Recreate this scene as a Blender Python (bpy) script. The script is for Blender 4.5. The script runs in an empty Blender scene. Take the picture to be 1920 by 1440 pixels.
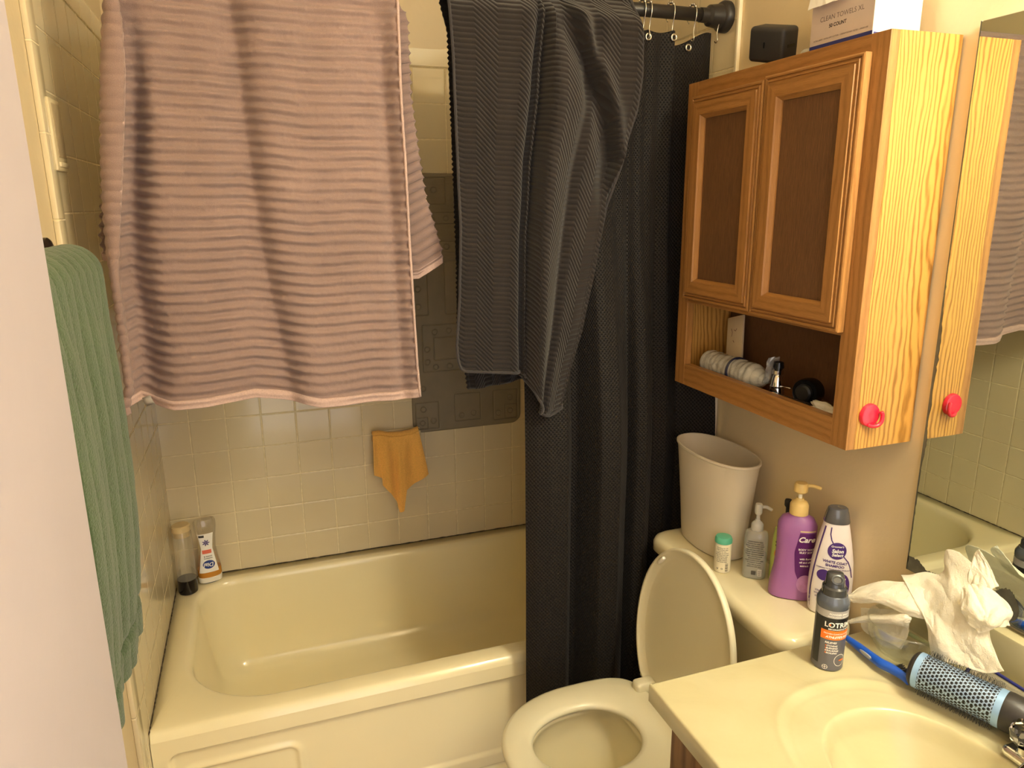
import bpy, bmesh, math, random
import numpy as np
from mathutils import Vector, Matrix
PI = math.pi
sc = bpy.context.scene
COL = sc.collection

# ------------------------------------------------------------------ camera
CAM = (0.33343, -2.43433, 1.58938); YAW = 0.337251; PITCH = -0.244008; ROLL = -0.0074363; FPX = 1355.265
cp = math.cos(PITCH)
_f = Vector((math.sin(YAW)*cp, math.cos(YAW)*cp, math.sin(PITCH)))
_r = Vector((math.cos(YAW), -math.sin(YAW), 0)); _u = _r.cross(_f)
_r2 = _r*math.cos(ROLL)+_u*math.sin(ROLL); _u2 = -_r*math.sin(ROLL)+_u*math.cos(ROLL)
cd = bpy.data.cameras.new('camera'); cam = bpy.data.objects.new('camera', cd); COL.objects.link(cam)
M = Matrix((_r2, _u2, -_f)).transposed().to_4x4(); M.translation = Vector(CAM); cam.matrix_world = M
cd.sensor_fit = 'HORIZONTAL'; cd.sensor_width = 36; cd.lens = 36*FPX/1920; cd.clip_start = 0.01; cd.clip_end = 50
sc.camera = cam

def at(px, py, ax, v):
    """room point where the sight line through a photo pixel meets the plane ax = v"""
    d = _f+_r2*((px-960)/FPX)+_u2*((720-py)/FPX)
    t = (v-CAM[ax])/d[ax]
    return Vector(CAM)+d*t

# ------------------------------------------------------------------ world and exposure
w = bpy.data.worlds.new('world'); sc.world = w; w.use_nodes = True
w.node_tree.nodes['Background'].inputs[0].default_value = (1.0, 0.93, 0.88, 1)
w.node_tree.nodes['Background'].inputs[1].default_value = 1.7
sc.view_settings.view_transform = 'Standard'; sc.view_settings.look = 'None'
sc.view_settings.exposure = 0.6; sc.view_settings.gamma = 1.0; sc.view_settings.use_curve_mapping = False
BULB_POWER = 128.0
BULB_COL = (1.0, 0.93, 0.72)
try:
    sc.cycles.use_denoising = True
except Exception:
    pass
sc.cycles.max_bounces = 14; sc.cycles.transmission_bounces = 14; sc.cycles.diffuse_bounces = 6; sc.cycles.caustics_refractive = False; sc.cycles.caustics_reflective = True; sc.cycles.blur_glossy = 0.3

# ------------------------------------------------------------------ sizes of the room
W = 1.4686        # right wall
T = 0.1095        # tile pitch
X0 = 0.0895       # first vertical joint on the back wall
Z0 = 0.4829       # first horizontal joint above the tub
DECK = 0.38       # tub rim
TANK = 0.735      # toilet tank lid top
CTR = 0.80        # vanity top
CX, CY1, CY2, CZ1, CZ2 = 1.3185, -0.8806, -1.4581, 1.1488, 1.8555   # wall cabinet
TILE_TOP = Z0+14*T+0.054

# ------------------------------------------------------------------ helpers
def lin(c):
    return tuple((x/12.92 if x <= 0.04045 else ((x+0.055)/1.055)**2.4) for x in c)
def rgb(r, g, b):
    return lin((r/255, g/255, b/255))+(1,)

class NT:
    def __init__(s, name):
        s.m = bpy.data.materials.new(name); s.m.use_nodes = True; s.t = s.m.node_tree
        s.b = s.t.nodes['Principled BSDF']
    def n(s, typ, **kw):
        nd = s.t.nodes.new(typ)
        for k, v in kw.items():
            setattr(nd, k, v)
        return nd
    def l(s, a, b):
        s.t.links.new(a, b)
    def math(s, op, a, b=None, c=None):
        nd = s.n('ShaderNodeMath', operation=op)
        for i, v in enumerate((a, b, c)):
            if v is None: continue
            if isinstance(v, (int, float)): nd.inputs[i].default_value = v
            else: s.l(v, nd.inputs[i])
        return nd.outputs[0]
    def coord(s, kind='Object'):
        return s.n('ShaderNodeTexCoord').outputs[kind]
    def sep(s, v):
        nd = s.n('ShaderNodeSeparateXYZ'); s.l(v, nd.inputs[0]); return nd.outputs
    def noise(s, v, scale, detail=3, rough=0.5, stretch=None, dist=0.0):
        if stretch:
            mp = s.n('ShaderNodeMapping'); mp.inputs['Scale'].default_value = stretch; s.l(v, mp.inputs[0]); v = mp.outputs[0]
        nd = s.n('ShaderNodeTexNoise'); s.l(v, nd.inputs['Vector']); nd.inputs['Scale'].default_value = scale
        nd.inputs['Detail'].default_value = detail; nd.inputs['Roughness'].default_value = rough
        nd.inputs['Distortion'].default_value = dist
        return nd.outputs[0]
    def ramp(s, fac, stops):
        nd = s.n('ShaderNodeValToRGB'); s.l(fac, nd.inputs[0]); e = nd.color_ramp.elements
        while len(e) < len(stops): e.new(0.5)
        for el, (p, c) in zip(e, stops): el.position = p; el.color = c
        return nd.outputs[0]
    def mix(s, fac, a, b):
        nd = s.n('ShaderNodeMix', data_type='RGBA')
        if isinstance(fac, (int, float)): nd.inputs[0].default_value = fac
        else: s.l(fac, nd.inputs[0])
        for i, v in ((6, a), (7, b)):
            if isinstance(v, tuple): nd.inputs[i].default_value = v
            else: s.l(v, nd.inputs[i])
        return nd.outputs[2]
    def bump(s, h, dist, strength=1.0, prev=None):
        nd = s.n('ShaderNodeBump'); s.l(h, nd.inputs['Height']); nd.inputs['Distance'].default_value = dist
        nd.inputs['Strength'].default_value = strength
        if prev is not None: s.l(prev, nd.inputs['Normal'])
        s.l(nd.outputs[0], s.b.inputs['Normal']); return nd.outputs[0]
    def set(s, **kw):
        names = dict(rough='Roughness', metal='Metallic', spec='Specular IOR Level', trans='Transmission Weight', ior='IOR',
                     coat='Coat Weight', sheen='Sheen Weight', sheenr='Sheen Roughness', alpha='Alpha', sss='Subsurface Weight')
        for k, v in kw.items():
            inp = s.b.inputs[names[k]]
            if isinstance(v, (int, float)): inp.default_value = v
            else: s.l(v, inp)
    def color(s, c):
        if isinstance(c, tuple): s.b.inputs['Base Color'].default_value = c
        else: s.l(c, s.b.inputs['Base Color'])

def mat(name, col, rough=0.5, var=0.06, scale=30, bump=0.0, bscale=200, **kw):
    """plain procedural material: a colour with slight mottling, and a fine bump"""
    m = NT(name); co = m.coord()
    if var > 0:
        nz = m.noise(co, scale)
        dk = tuple(x*(1-var) for x in col[:3])+(1,); lt = tuple(min(1, x*(1+var)) for x in col[:3])+(1,)
        m.color(m.ramp(nz, [(0.3, dk), (0.7, lt)]))
    else:
        m.color(col)
    m.set(rough=rough, **kw)
    if bump > 0: m.bump(m.noise(co, bscale), bump)
    return m.m

def obj(name, me, material, parent=None, smooth=True, **props):
    if isinstance(me, bmesh.types.BMesh):
        b = me; me = bpy.data.meshes.new(name); b.normal_update(); b.to_mesh(me); b.free()
    o = bpy.data.objects.new(name, me); COL.objects.link(o)
    mats = material if isinstance(material, (list, tuple)) else [material]
    for mm in mats: me.materials.append(mm)
    if smooth:
        me.polygons.foreach_set('use_smooth', [True]*len(me.polygons))
        if smooth == 'auto':
            try: me.set_sharp_from_angle(angle=math.radians(35))
            except Exception: pass
    if parent is not None: o.parent = parent
    for k, v in props.items(): o[k] = v
    return o
def empty(name, loc, rz=0.0, rx=0.0, ry=0.0):
    o = bpy.data.objects.new(name, None); COL.objects.link(o); o.location = loc; o.rotation_euler = (rx, ry, rz)
    o.empty_display_size = 0.05
    return o
def tag(o, label, cat, group=None, kind=None):
    o['label'] = label; o['category'] = cat
    if group: o['group'] = group
    if kind: o['kind'] = kind
    return o
def struct(o):
    o['kind'] = 'structure'; return o

def box(b, x0, x1, y0, y1, z0, z1, bev=0.0, seg=2):
    r = bmesh.ops.create_cube(b, size=1.0)
    vs = r['verts']
    for v in vs:
        v.co = Vector(((x0+x1)/2+v.co.x*(x1-x0), (y0+y1)/2+v.co.y*(y1-y0), (z0+z1)/2+v.co.z*(z1-z0)))
    if bev > 0:
        es = list({e for v in vs for e in v.link_edges})
        bmesh.ops.bevel(b, geom=es, offset=bev, segments=seg, affect='EDGES', profile=0.5)
    return b
def B(*a, **k):
    b = bmesh.new(); return box(b, *a, **k)
def mesh_from(verts, faces, uvs=None, name='m'):
    me = bpy.data.meshes.new(name); me.from_pydata([tuple(v) for v in verts], [], faces); me.update()
    if uvs is not None:
        ul = me.uv_layers.new(name='UVMap')
        li = np.zeros(len(me.loops), dtype=np.int32); me.loops.foreach_get('vertex_index', li)
        ul.data.foreach_set('uv', np.asarray(uvs, dtype=np.float32)[li].ravel())
    return me
def grid_mesh(P, UV=None, closeu=False, flip=False):
    """P: (nv,nu,3) array"""
    nv, nu = P.shape[:2]; faces = []
    for j in range(nv-1):
        for i in range(nu if closeu else nu-1):
            i2 = (i+1) % nu
            f = (j*nu+i, j*nu+i2, (j+1)*nu+i2, (j+1)*nu+i)
            faces.append(f[::-1] if flip else f)
    return mesh_from(P.reshape(-1, 3).tolist(), faces, None if UV is None else UV.reshape(-1, 2))
def loft(b, rings, cap0=True, cap1=True):
    """rings: lists of points, joined one after another; closed outlines"""
    vr = [[b.verts.new(p) for p in r] for r in rings]
    n = len(vr[0])
    for a, c in zip(vr, vr[1:]):
        for i in range(n):
            b.faces.new((a[i], a[(i+1) % n], c[(i+1) % n], c[i]))
    if cap0: b.faces.new(vr[0][::-1])
    if cap1: b.faces.new(vr[-1])
    return vr
def ell(cx, cy, z, rx, ry, n=2.0, N=48):
    out = []
    for i in range(N):
        t = 2*PI*i/N; c, s_ = math.cos(t), math.sin(t)
        out.append((cx+rx*math.copysign(abs(c)**(2/n), c), cy+ry*math.copysign(abs(s_)**(2/n), s_), z))
    return out
def lathe(b, prof, N=48, cx=0, cy=0, cap0=True, cap1=True):
    loft(b, [ell(cx, cy, z, r, r, 2, N) for z, r in prof], cap0, cap1); return b
def tube(b, pts, r, N=10, cap=True, rad=None):
    pts = [Vector(p) for p in pts]; rings = []; up = None
    for i, p in enumerate(pts):
        d = (pts[min(i+1, len(pts)-1)]-pts[max(i-1, 0)]).normalized()
        if up is None:
            up = Vector((0, 0, 1)) if abs(d.z) < 0.9 else Vector((1, 0, 0))
        s_ = d.cross(up).normalized(); up = s_.cross(d).normalized()
        rr = rad[i] if rad else r
        rings.append([p+(s_*math.cos(2*PI*k/N)+up*math.sin(2*PI*k/N))*rr for k in range(N)])
    loft(b, rings, cap, cap); return b
def smooth_path(pts, n=8):
    """Catmull-Rom"""
    pts = [Vector(p) for p in pts]; out = []
    for i in range(len(pts)-1):
        p0 = pts[max(i-1, 0)]; p1 = pts[i]; p2 = pts[i+1]; p3 = pts[min(i+2, len(pts)-1)]
        for k in range(n):
            t = k/n
            out.append(0.5*((2*p1)+(p2-p0)*t+(2*p0-5*p1+4*p2-p3)*t*t+(3*p1-p0-3*p2+p3)*t**3))
    out.append(pts[-1]); return out
def mod_bevel(o, w_, seg=2):
    m_ = o.modifiers.new('bevel', 'BEVEL'); m_.width = w_; m_.segments = seg; m_.limit_method = 'ANGLE'
    m_.angle_limit = math.radians(40); return o
def solid(o, t, off=-1):
    m_ = o.modifiers.new('solid', 'SOLIDIFY'); m_.thickness = t; m_.offset = off; return o
def interp(x, xs, ys):
    return np.interp(x, xs, ys)
def sstep(a, b_, x):
    t = np.clip((x-a)/(b_-a), 0, 1); return t*t*(3-2*t)
def vnoise(x, y, seed=0):
    """cheap smooth value noise on arrays"""
    def h(i, j):
        v = np.sin(i*127.1+j*311.7+seed*74.7)*43758.5453
        return v-np.floor(v)
    xi = np.floor(x); yi = np.floor(y); fx = x-xi; fy = y-yi
    fx = fx*fx*(3-2*fx); fy = fy*fy*(3-2*fy)
    a = h(xi, yi); b_ = h(xi+1, yi); c = h(xi, yi+1); d = h(xi+1, yi+1)
    return (a*(1-fx)+b_*fx)*(1-fy)+(c*(1-fx)+d*fx)*fy-0.5
def fbm(x, y, seed=0, o=3):
    r = 0; a = 1.0
    for k in range(o):
        r = r+a*vnoise(x*2**k, y*2**k, seed+k*17); a *= 0.5
    return r

_txt = {}
def text_geo(s, size, bold=0.0, shear=0.0):
    """letters as a flat mesh: (verts, faces), centred horizontally on 0, baseline 0"""
    key = (s, size, bold, shear)
    if key in _txt: return _txt[key]
    cu = bpy.data.curves.new('t', 'FONT'); cu.body = s; cu.size = size; cu.offset = bold; cu.shear = shear
    cu.align_x = 'CENTER'; cu.resolution_u = 3
    o = bpy.data.objects.new('t', cu); COL.objects.link(o)
    dg = bpy.context.evaluated_depsgraph_get(); dg.update()
    me = bpy.data.meshes.new_from_object(o.evaluated_get(dg))
    vs = [(v.co.x, v.co.y) for v in me.vertices]; fs = [tuple(p.vertices) for p in me.polygons]
    bpy.data.objects.remove(o); bpy.data.curves.remove(cu); bpy.data.meshes.remove(me)
    _txt[key] = (vs, fs); return vs, fs

class Decal:
    """flat shapes pressed on a curved front; fn(u, v, lift) gives the place"""
    def __init__(s, fn): s.fn = fn; s.v = []; s.f = []
    def rect(s, u0, u1, v0, v1, lift=0.0004, nu=12, nv=6, shape=None):
        base = len(s.v)
        for j in range(nv+1):
            for i in range(nu+1):
                a, c = i/nu, j/nv
                u = u0+(u1-u0)*a; v = v0+(v1-v0)*c
                if shape: u, v = shape(a, c)
                s.v.append(s.fn(u, v, lift))
        for j in range(nv):
            for i in range(nu):
                k = base+j*(nu+1)+i
                s.f.append((k, k+1, k+nu+2, k+nu+1))
        return s
    def disc(s, cu, cv, ru, rv=None, lift=0.0006, n=28, rin=0.0, rot=0.0):
        rv = rv or ru; base = len(s.v); K = 4
        for k in range(K+1):
            q = rin+(1-rin)*k/K
            for i in range(n):
                t = 2*PI*i/n; a = ru*q*math.cos(t); c = rv*q*math.sin(t)
                s.v.append(s.fn(cu+a*math.cos(rot)-c*math.sin(rot), cv+a*math.sin(rot)+c*math.cos(rot), lift))
        for k in range(K):
            for i in range(n):
                p = base+k*n
                s.f.append((p+i, p+(i+1) % n, p+n+(i+1) % n, p+n+i))
        return s
    def line(s, pts, wd, lift=0.0006):
        base = len(s.v)
        for i, (u, v) in enumerate(pts):
            a = pts[max(i-1, 0)]; c = pts[min(i+1, len(pts)-1)]
            dx, dy = c[0]-a[0], c[1]-a[1]; L = math.hypot(dx, dy) or 1
            nx, ny = -dy/L*wd/2, dx/L*wd/2
            s.v.append(s.fn(u+nx, v+ny, lift)); s.v.append(s.fn(u-nx, v-ny, lift))
        for i in range(len(pts)-1):
            k = base+2*i; s.f.append((k, k+1, k+3, k+2))
        return s
    def text(s, t, u, v, size, bold=0.0, shear=0.0, lift=0.0009, rot=0.0):
        vs, fs = text_geo(t, size, bold*size, shear); base = len(s.v)
        c, d = math.cos(rot), math.sin(rot)
        for x, y in vs: s.v.append(s.fn(u+x*c-y*d, v+x*d+y*c, lift))
        s.f += [tuple(base+i for i in f) for f in fs]
        return s
    def build(s, name, m, parent):
        return obj(name, mesh_from(s.v, s.f), m, parent, smooth=False)
def front_of(prof):
    """surface of a lofted bottle as seen from local -y; prof rows (z, rx, ry, n)"""
    zs = [p[0] for p in prof]
    def fn(u, v, lift):
        rx = interp(v, zs, [p[1] for p in prof]); ry = interp(v, zs, [p[2] for p in prof]); n = interp(v, zs, [p[3] for p in prof])
        q = min(0.999, abs(u)/rx)
        return (u, -ry*(1-q**n)**(1/n)-lift, v)
    return fn
def bottle_body(prof, N=56):
    b = bmesh.new(); loft(b, [ell(0, 0, z, rx, ry, n, N) for z, rx, ry, n in prof]); return b
def wrap(R_):
    return lambda u, v, lift: ((R_+lift)*math.sin(u/R_), -(R_+lift)*math.cos(u/R_), v)

# ------------------------------------------------------------------ materials
def tile_mat(name, ax, off, zoff, px=T, pz=T, gw=0.0022):
    m = NT(name); co = m.coord(); s = m.sep(co)
    def line(c, o, p):
        a = m.math('SUBTRACT', c, o); a = m.math('DIVIDE', a, p); fr = m.math('FRACT', a)
        d = m.math('MINIMUM', fr, m.math('SUBTRACT', 1.0, fr)); return m.math('MULTIPLY', d, p)
    dx = line(s[ax], off, px); dz = line(s[2], zoff, pz)
    d = m.math('MINIMUM', dx, dz)
    g = m.n('ShaderNodeMapRange', interpolation_type='SMOOTHSTEP'); m.l(d, g.inputs[0])
    g.inputs[1].default_value = gw*0.35; g.inputs[2].default_value = gw*0.9; gm = g.outputs[0]
    nz = m.noise(co, 3.0); nf = m.noise(co, 60)
    base = m.ramp(nz, [(0.3, rgb(210, 197, 166)), (0.7, rgb(218, 206, 174))])
    grout = m.ramp(nf, [(0.3, rgb(212, 198, 158)), (0.7, rgb(240, 228, 196))])
    m.color(m.mix(gm, grout, base))
    rr = m.math('MULTIPLY_ADD', gm, -0.60, 0.70); m.set(rough=rr, spec=0.5)
    e = m.n('ShaderNodeMapRange', interpolation_type='SMOOTHSTEP'); m.l(d, e.inputs[0])
    e.inputs[1].default_value = gw*0.3; e.inputs[2].default_value = gw*1.8
    b1 = m.bump(e.outputs[0], 0.0012, 0.8)
    m.bump(m.noise(co, 14, 1), 0.0006, 0.5, b1)
    return m.m
def wall_mat(name, c):
    m = NT(name); co = m.coord()
    nz = m.noise(co, 5)
    m.color(m.ramp(nz, [(0.3, tuple(x*0.96 for x in c[:3])+(1,)), (0.7, c)]))
    m.set(rough=0.45, spec=0.4); m.bump(m.noise(co, 90, 2), 0.0012, 0.35); return m.m
def oak_mat(name, light, dark, scale=1.0, rough=0.38, cathedral=0.0, axis=2, bandw=0.42):
    m = NT(name); co = m.coord()
    st = [14.0, 14.0, 14.0]; st[axis] = 0.55
    wob = m.noise(co, 3.0, 4, 0.6, stretch=(2.0, 2.0, 0.7) if axis == 2 else (2.0, 0.7, 2.0))
    s = m.sep(co)
    # growth lines: bands along the grain bent by slow noise
    across = m.math('ADD', s[0], s[1]) if axis == 2 else m.math('ADD', s[0], s[2])
    a = m.math('MULTIPLY', across, 62*scale)
    a = m.math('MULTIPLY_ADD', wob, 10.0+20*cathedral, a)
    if cathedral:
        xx = m.math('SUBTRACT', s[0], 1.41); q = m.math('MULTIPLY', m.math('MULTIPLY', xx, xx), -900.0)
        zz = m.math('MULTIPLY', s[2], 9.0)
        a = m.math('ADD', a, m.math('ADD', q, zz))
    w_ = m.math('SINE', m.math('MULTIPLY', a, 2.2))
    band = m.math('MULTIPLY_ADD', w_, 0.5, 0.5); band = m.math('POWER', band, 2.0); band = m.math('MULTIPLY', band, m.math('MULTIPLY_ADD', m.noise(co, 9, 2, 0.5, stretch=tuple(st)), 1.6, 0.1))
    fine = m.noise(co, 26*scale, 4, 0.7, stretch=tuple(st))
    f = m.math('ADD', m.math('MULTIPLY', band, bandw), m.math('MULTIPLY', fine, 1.0-bandw))
    m.color(m.ramp(f, [(0.28, light), (0.72, dark)]))
    m.set(rough=rough, spec=0.4); m.bump(fine, 0.0006, 0.4); return m.m
def cloth_mat(name, c, bscale=450, bd=0.0018, rough=0.95, sheen=0.3, extra=None, var=0.18):
    m = NT(name); co = m.coord()
    nz = m.noise(co, bscale, 3, 0.7); n2 = m.noise(co, 9, 2)
    f = m.math('ADD', m.math('MULTIPLY', nz, 0.7), m.math('MULTIPLY', n2, 0.3))
    m.color(m.ramp(f, [(0.3, tuple(x*(1-var) for x in c[:3])+(1,)), (0.7, tuple(min(1, x*(1+var)) for x in c[:3])+(1,))]))
    m.set(rough=rough, spec=0.1, sheen=sheen, sheenr=0.5)
    prev = m.bump(nz, bd, 0.6)
    if extra: extra(m, prev)
    return m.m
PAINT = rgb(220, 202, 166)
m_paint = wall_mat('wall_paint', PAINT)
m_tile_back = tile_mat('tile_back', 0, X0, Z0)
m_tile_side = tile_mat('tile_side', 1, -0.0895, Z0)
m_trim_tile = mat('trim_tile', rgb(212, 198, 166), 0.2, 0.03, 8)
m_caulk = NT('caulk')
_n = m_caulk.noise(m_caulk.coord(), 60, 4, 0.7)
m_caulk.color(m_caulk.ramp(_n, [(0.36, rgb(30, 24, 18)), (0.62, rgb(96, 82, 58))])); m_caulk.set(rough=0.8); m_caulk = m_caulk.m
m_tub = mat('tub_enamel', rgb(240, 230, 192), 0.16, 0.02, 3, coat=0.3)
m_bone = mat('bone_china', rgb(224, 215, 180), 0.12, 0.015, 3, coat=0.3)
m_seat = mat('seat_plastic', rgb(222, 216, 188), 0.28, 0.015, 4)
m_oak = oak_mat('oak', rgb(172, 124, 70), rgb(132, 90, 46), 3.0, bandw=0.2)
m_oak_y = oak_mat('oak_rail', rgb(172, 124, 70), rgb(132, 90, 46), 3.0, axis=1, bandw=0.2)
m_oak_side = oak_mat('oak_side', rgb(196, 147, 74), rgb(144, 100, 44), 4.2, 0.3, cathedral=0.5, bandw=0.5)
m_oak_dark = oak_mat('oak_dark', rgb(122, 86, 54), rgb(78, 54, 34), 2.6, 0.5, bandw=0.0)
m_chrome = mat('chrome', (0.75, 0.74, 0.72, 1), 0.08, 0, metal=1.0)
m_nickel = mat('brushed_wire', (0.6, 0.57, 0.5, 1), 0.25, 0, metal=1.0)
m_black = mat('black_plastic', rgb(34, 32, 31), 0.45, 0.1)
m_blackg = mat('black_gloss', rgb(22, 22, 23), 0.2, 0.05)
m_white = mat('white_plastic', rgb(238, 234, 222), 0.35, 0.02)
m_print_dark = mat('dark_ink', rgb(70, 66, 62), 0.6, 0.0)
m_print_white = mat('white_ink', rgb(245, 242, 236), 0.5, 0.0)

# ------------------------------------------------------------------ the room
FY = -2.75; CEIL = 2.45
o = struct(obj('floor', B(-0.1, W+0.1, FY-0.1, 0.1, -0.05, 0.0), mat('vinyl', rgb(176, 158, 128), 0.4, 0.12, 20), smooth=False))
struct(obj('ceiling', B(-0.1, W+0.1, FY-0.1, 0.1, CEIL, CEIL+0.05), wall_mat('ceiling_paint', rgb(238, 228, 205)), smooth=False))
wb = struct(obj('wall_back', B(-0.1, W+0.1, 0.008, 0.1, 0, CEIL), m_paint, smooth=False))
wl = struct(obj('wall_left', B(-0.1, -0.008, FY, 0.008, 0, CEIL), m_paint, smooth=False))
wr = struct(obj('wall_right', B(W+0.006, W+0.1, FY, 0.008, 0, CEIL), m_paint, smooth=False))
b = bmesh.new(); box(b, -0.1, 0.16, FY-0.1, FY, 0, CEIL); box(b, 0.95, W+0.1, FY-0.1, FY, 0, CEIL); box(b, 0.16, 0.95, FY-0.1, FY, 2.05, CEIL)
struct(obj('wall_front', b, m_paint, smooth=False))
# tiled faces
TY = -0.8787
obj('tile_panel', B(-0.008, W+0.006, 0.0, 0.008, DECK-0.02, TILE_TOP-0.054), m_tile_back, wb, smooth=False)
m_cap = tile_mat('tile_cap', 0, 0.085, TILE_TOP-0.054, px=0.152, pz=0.3)
o = obj('bullnose_course', B(-0.008, W+0.006, -0.001, 0.008, TILE_TOP-0.054, TILE_TOP), m_cap, wb, smooth=False)
obj('tile_panel', B(-0.008, 0.0, TY+0.05, 0.0, 0.02, TILE_TOP-0.054), m_tile_side, wl, smooth=False)
m_cap2 = tile_mat('tile_cap_side', 1, 0.085, TILE_TOP-0.054, px=0.152, pz=0.3)
obj('bullnose_course', B(-0.008, 0.001, TY+0.05, 0.0, TILE_TOP-0.054, TILE_TOP), m_cap2, wl, smooth=False)
m_edge = tile_mat('tile_edge', 1, 5.0, Z0+0.02, px=9.0, pz=0.152, gw=0.0018)
obj('bullnose_edge', mod_b := B(-0.008, 0.003, TY, TY+0.05, 0.0, TILE_TOP, bev=0.0028), m_edge, wl, smooth='auto')
RY = -0.8467
obj('tile_panel', B(W, W+0.006, RY+0.008, 0.0, DECK-0.02, TILE_TOP-0.054), m_tile_side, wr, smooth=False)
obj('bullnose_course', B(W-0.001, W+0.006, RY+0.008, 0.0, TILE_TOP-0.054, TILE_TOP+0.1), m_cap2, wr, smooth=False)
obj('edge_strip', B(W-0.004, W+0.006, RY-0.004, RY+0.006, 0.0, TILE_TOP+0.12, bev=0.002), mat('edge_strip', rgb(236, 226, 200), 0.3, 0.03), wr, smooth='auto')
# mouldy caulk lines
rnd = random.Random(4)
def caulk(p0, p1, wd, h, parent):
    p0 = Vector(p0); p1 = Vector(p1); n = 90; b = bmesh.new(); pts = []; rad = []
    for i in range(n+1):
        t = i/n; pts.append(p0.lerp(p1, t)); rad.append(wd*(0.35+0.75*rnd.random()))
    tube(b, pts, wd, 6, True, rad); return obj('caulk_line', b, m_caulk, parent)
caulk((0.06, -0.001, DECK+0.001), (W, -0.001, DECK+0.001), 0.0028, 0, wb)
caulk((0.001, -0.06, DECK+0.001), (0.001, -0.775, DECK+0.001), 0.0022, 0, wl)
b = bmesh.new(); box(b, -0.008, 0.004, FY+0.02, TY-0.002, 0, 0.09, bev=0.003)
struct(obj('baseboard_left', b, mat('baseboard', rgb(224, 212, 186), 0.4, 0.03), smooth='auto'))

# door standing open along the left wall
dr = empty('door_1', (0.17, -2.70, 0.0), rz=0)
dr['kind'] = 'structure'
d0 = Vector((0.17, -2.70)); d1 = Vector((0.2175, -1.934)); L = (d1-d0).length
dr.rotation_euler = (0, 0, math.atan2(d1.y-d0.y, d1.x-d0.x)-PI/2)
m_door = NT('door_paint'); co = m_door.coord()
m_door.color(m_door.ramp(m_door.noise(co, 6), [(0.3, rgb(158, 150, 156)), (0.7, rgb(163, 155, 161))])); m_door.set(rough=0.5)
m_door.bump(m_door.noise(co, 40, 3), 0.0006, 0.4); m_door = m_door.m
door = obj('door_panel', B(-0.036, 0.0, 0.0, L, 0.012, 2.03, bev=0.0015), m_door, dr, smooth='auto')
b = bmesh.new()
for z in (1.02,):
    lathe_pts = [(0, 0.026), (0.006, 0.026), (0.008, 0.012), (0.035, 0.011), (0.04, 0.02), (0.055, 0.027), (0.068, 0.022), (0.072, 0.0005)]
    rings = [[(h, L-0.07+r*math.cos(2*PI*k/24), z-0.35+r*math.sin(2*PI*k/24)) for k in range(24)] for h, r in lathe_pts]
    loft(b, rings)
obj('door_knob', b, m_nickel, dr)

# ------------------------------------------------------------------ vanity light (above the mirror, outside the frame)
vl = empty('vanity_light', (W, -2.22, 2.06)); tag(vl, 'brass bar of four round bulbs on the wall above the mirror', 'light')
obj('backplate', B(-0.045, 0.003, -0.36, 0.36, -0.05, 0.05, bev=0.008), mat('brass', (0.7, 0.52, 0.24, 1), 0.25, 0, metal=1.0), vl, smooth='auto')
me_ = bpy.data.materials.new('bulb_glow'); me_.use_nodes = True; nt = me_.node_tree
nt.nodes.remove(nt.nodes['Principled BSDF']); em = nt.nodes.new('ShaderNodeEmission')
em.inputs[0].default_value = BULB_COL+(1,); em.inputs[1].default_value = BULB_POWER
nt.links.new(em.outputs[0], nt.nodes['Material Output'].inputs[0])
for k in range(4):
    b = bmesh.new(); bmesh.ops.create_icosphere(b, subdivisions=2, radius=0.045)
    bmesh.ops.translate(b, verts=b.verts, vec=(-0.115, -0.27+0.18*k, 0.0))
    obj('bulb', b, me_, vl)
    b = bmesh.new(); tube(b, [(-0.044, -0.27+0.18*k, 0), (-0.075, -0.27+0.18*k, 0)], 0.02, 16); obj('socket', b, m_nickel, vl)

# ------------------------------------------------------------------ bathtub
def rrect(x0, x1, y0, y1, radii, z, nc=14, ns=14):
    """rounded rectangle outline; radii = (x0y0, x1y0, x1y1, x0y1)"""
    pts = []
    cs = [((x0+radii[0], y0+radii[0]), radii[0], PI), ((x1-radii[1], y0+radii[1]), radii[1], 1.5*PI),
          ((x1-radii[2], y1-radii[2]), radii[2], 0), ((x0+radii[3], y1-radii[3]), radii[3], 0.5*PI)]
    arcs = [[(c[0]+r*math.cos(a+0.5*PI*i/nc), c[1]+r*math.sin(a+0.5*PI*i/nc), z) for i in range(nc+1)] for c, r, a in cs]
    for k in range(4):
        pts += arcs[k]; a = arcs[k][-1]; c = arcs[(k+1) % 4][0]
        for i in range(1, ns): t = i/ns; pts.append((a[0]+(c[0]-a[0])*t, a[1]+(c[1]-a[1])*t, z))
    return pts
TF = -0.775   # front of the rim
b = bmesh.new()
R0 = (0.24, 0.12, 0.12, 0.12)
def opening(d, z):   # d = inset from the rim opening
    k = tuple(max(0.03, r-d*0.6) for r in R0)
    return rrect(0.058+d, 1.39-d, -0.722+d*0.75, -0.052-d*0.75, k, z)
rings = [rrect(0.001, W-0.0005, TF, -0.0015, (0.002,)*4, DECK-0.03), rrect(0.001, W-0.0005, TF, -0.0015, (0.002,)*4, DECK)]
rings[1] = rrect(0.001, W-0.0005, TF+0.014, -0.0015, (0.002,)*4, DECK)
rings[0] = rrect(0.001, W-0.0005, TF-0.004, -0.0015, (0.002,)*4, DECK-0.024)
mid = rrect(0.001, W-0.0005, TF+0.003, -0.0015, (0.002,)*4, DECK-0.005)
rr_ = [rings[0], mid, rings[1], opening(-0.004, DECK+0.0005)]
for t in np.linspace(0.1, 1, 8):
    a = t*PI/2; rr_.append(opening(0.018*math.sin(a), DECK-0.03*(1-math.cos(a))))
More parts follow.
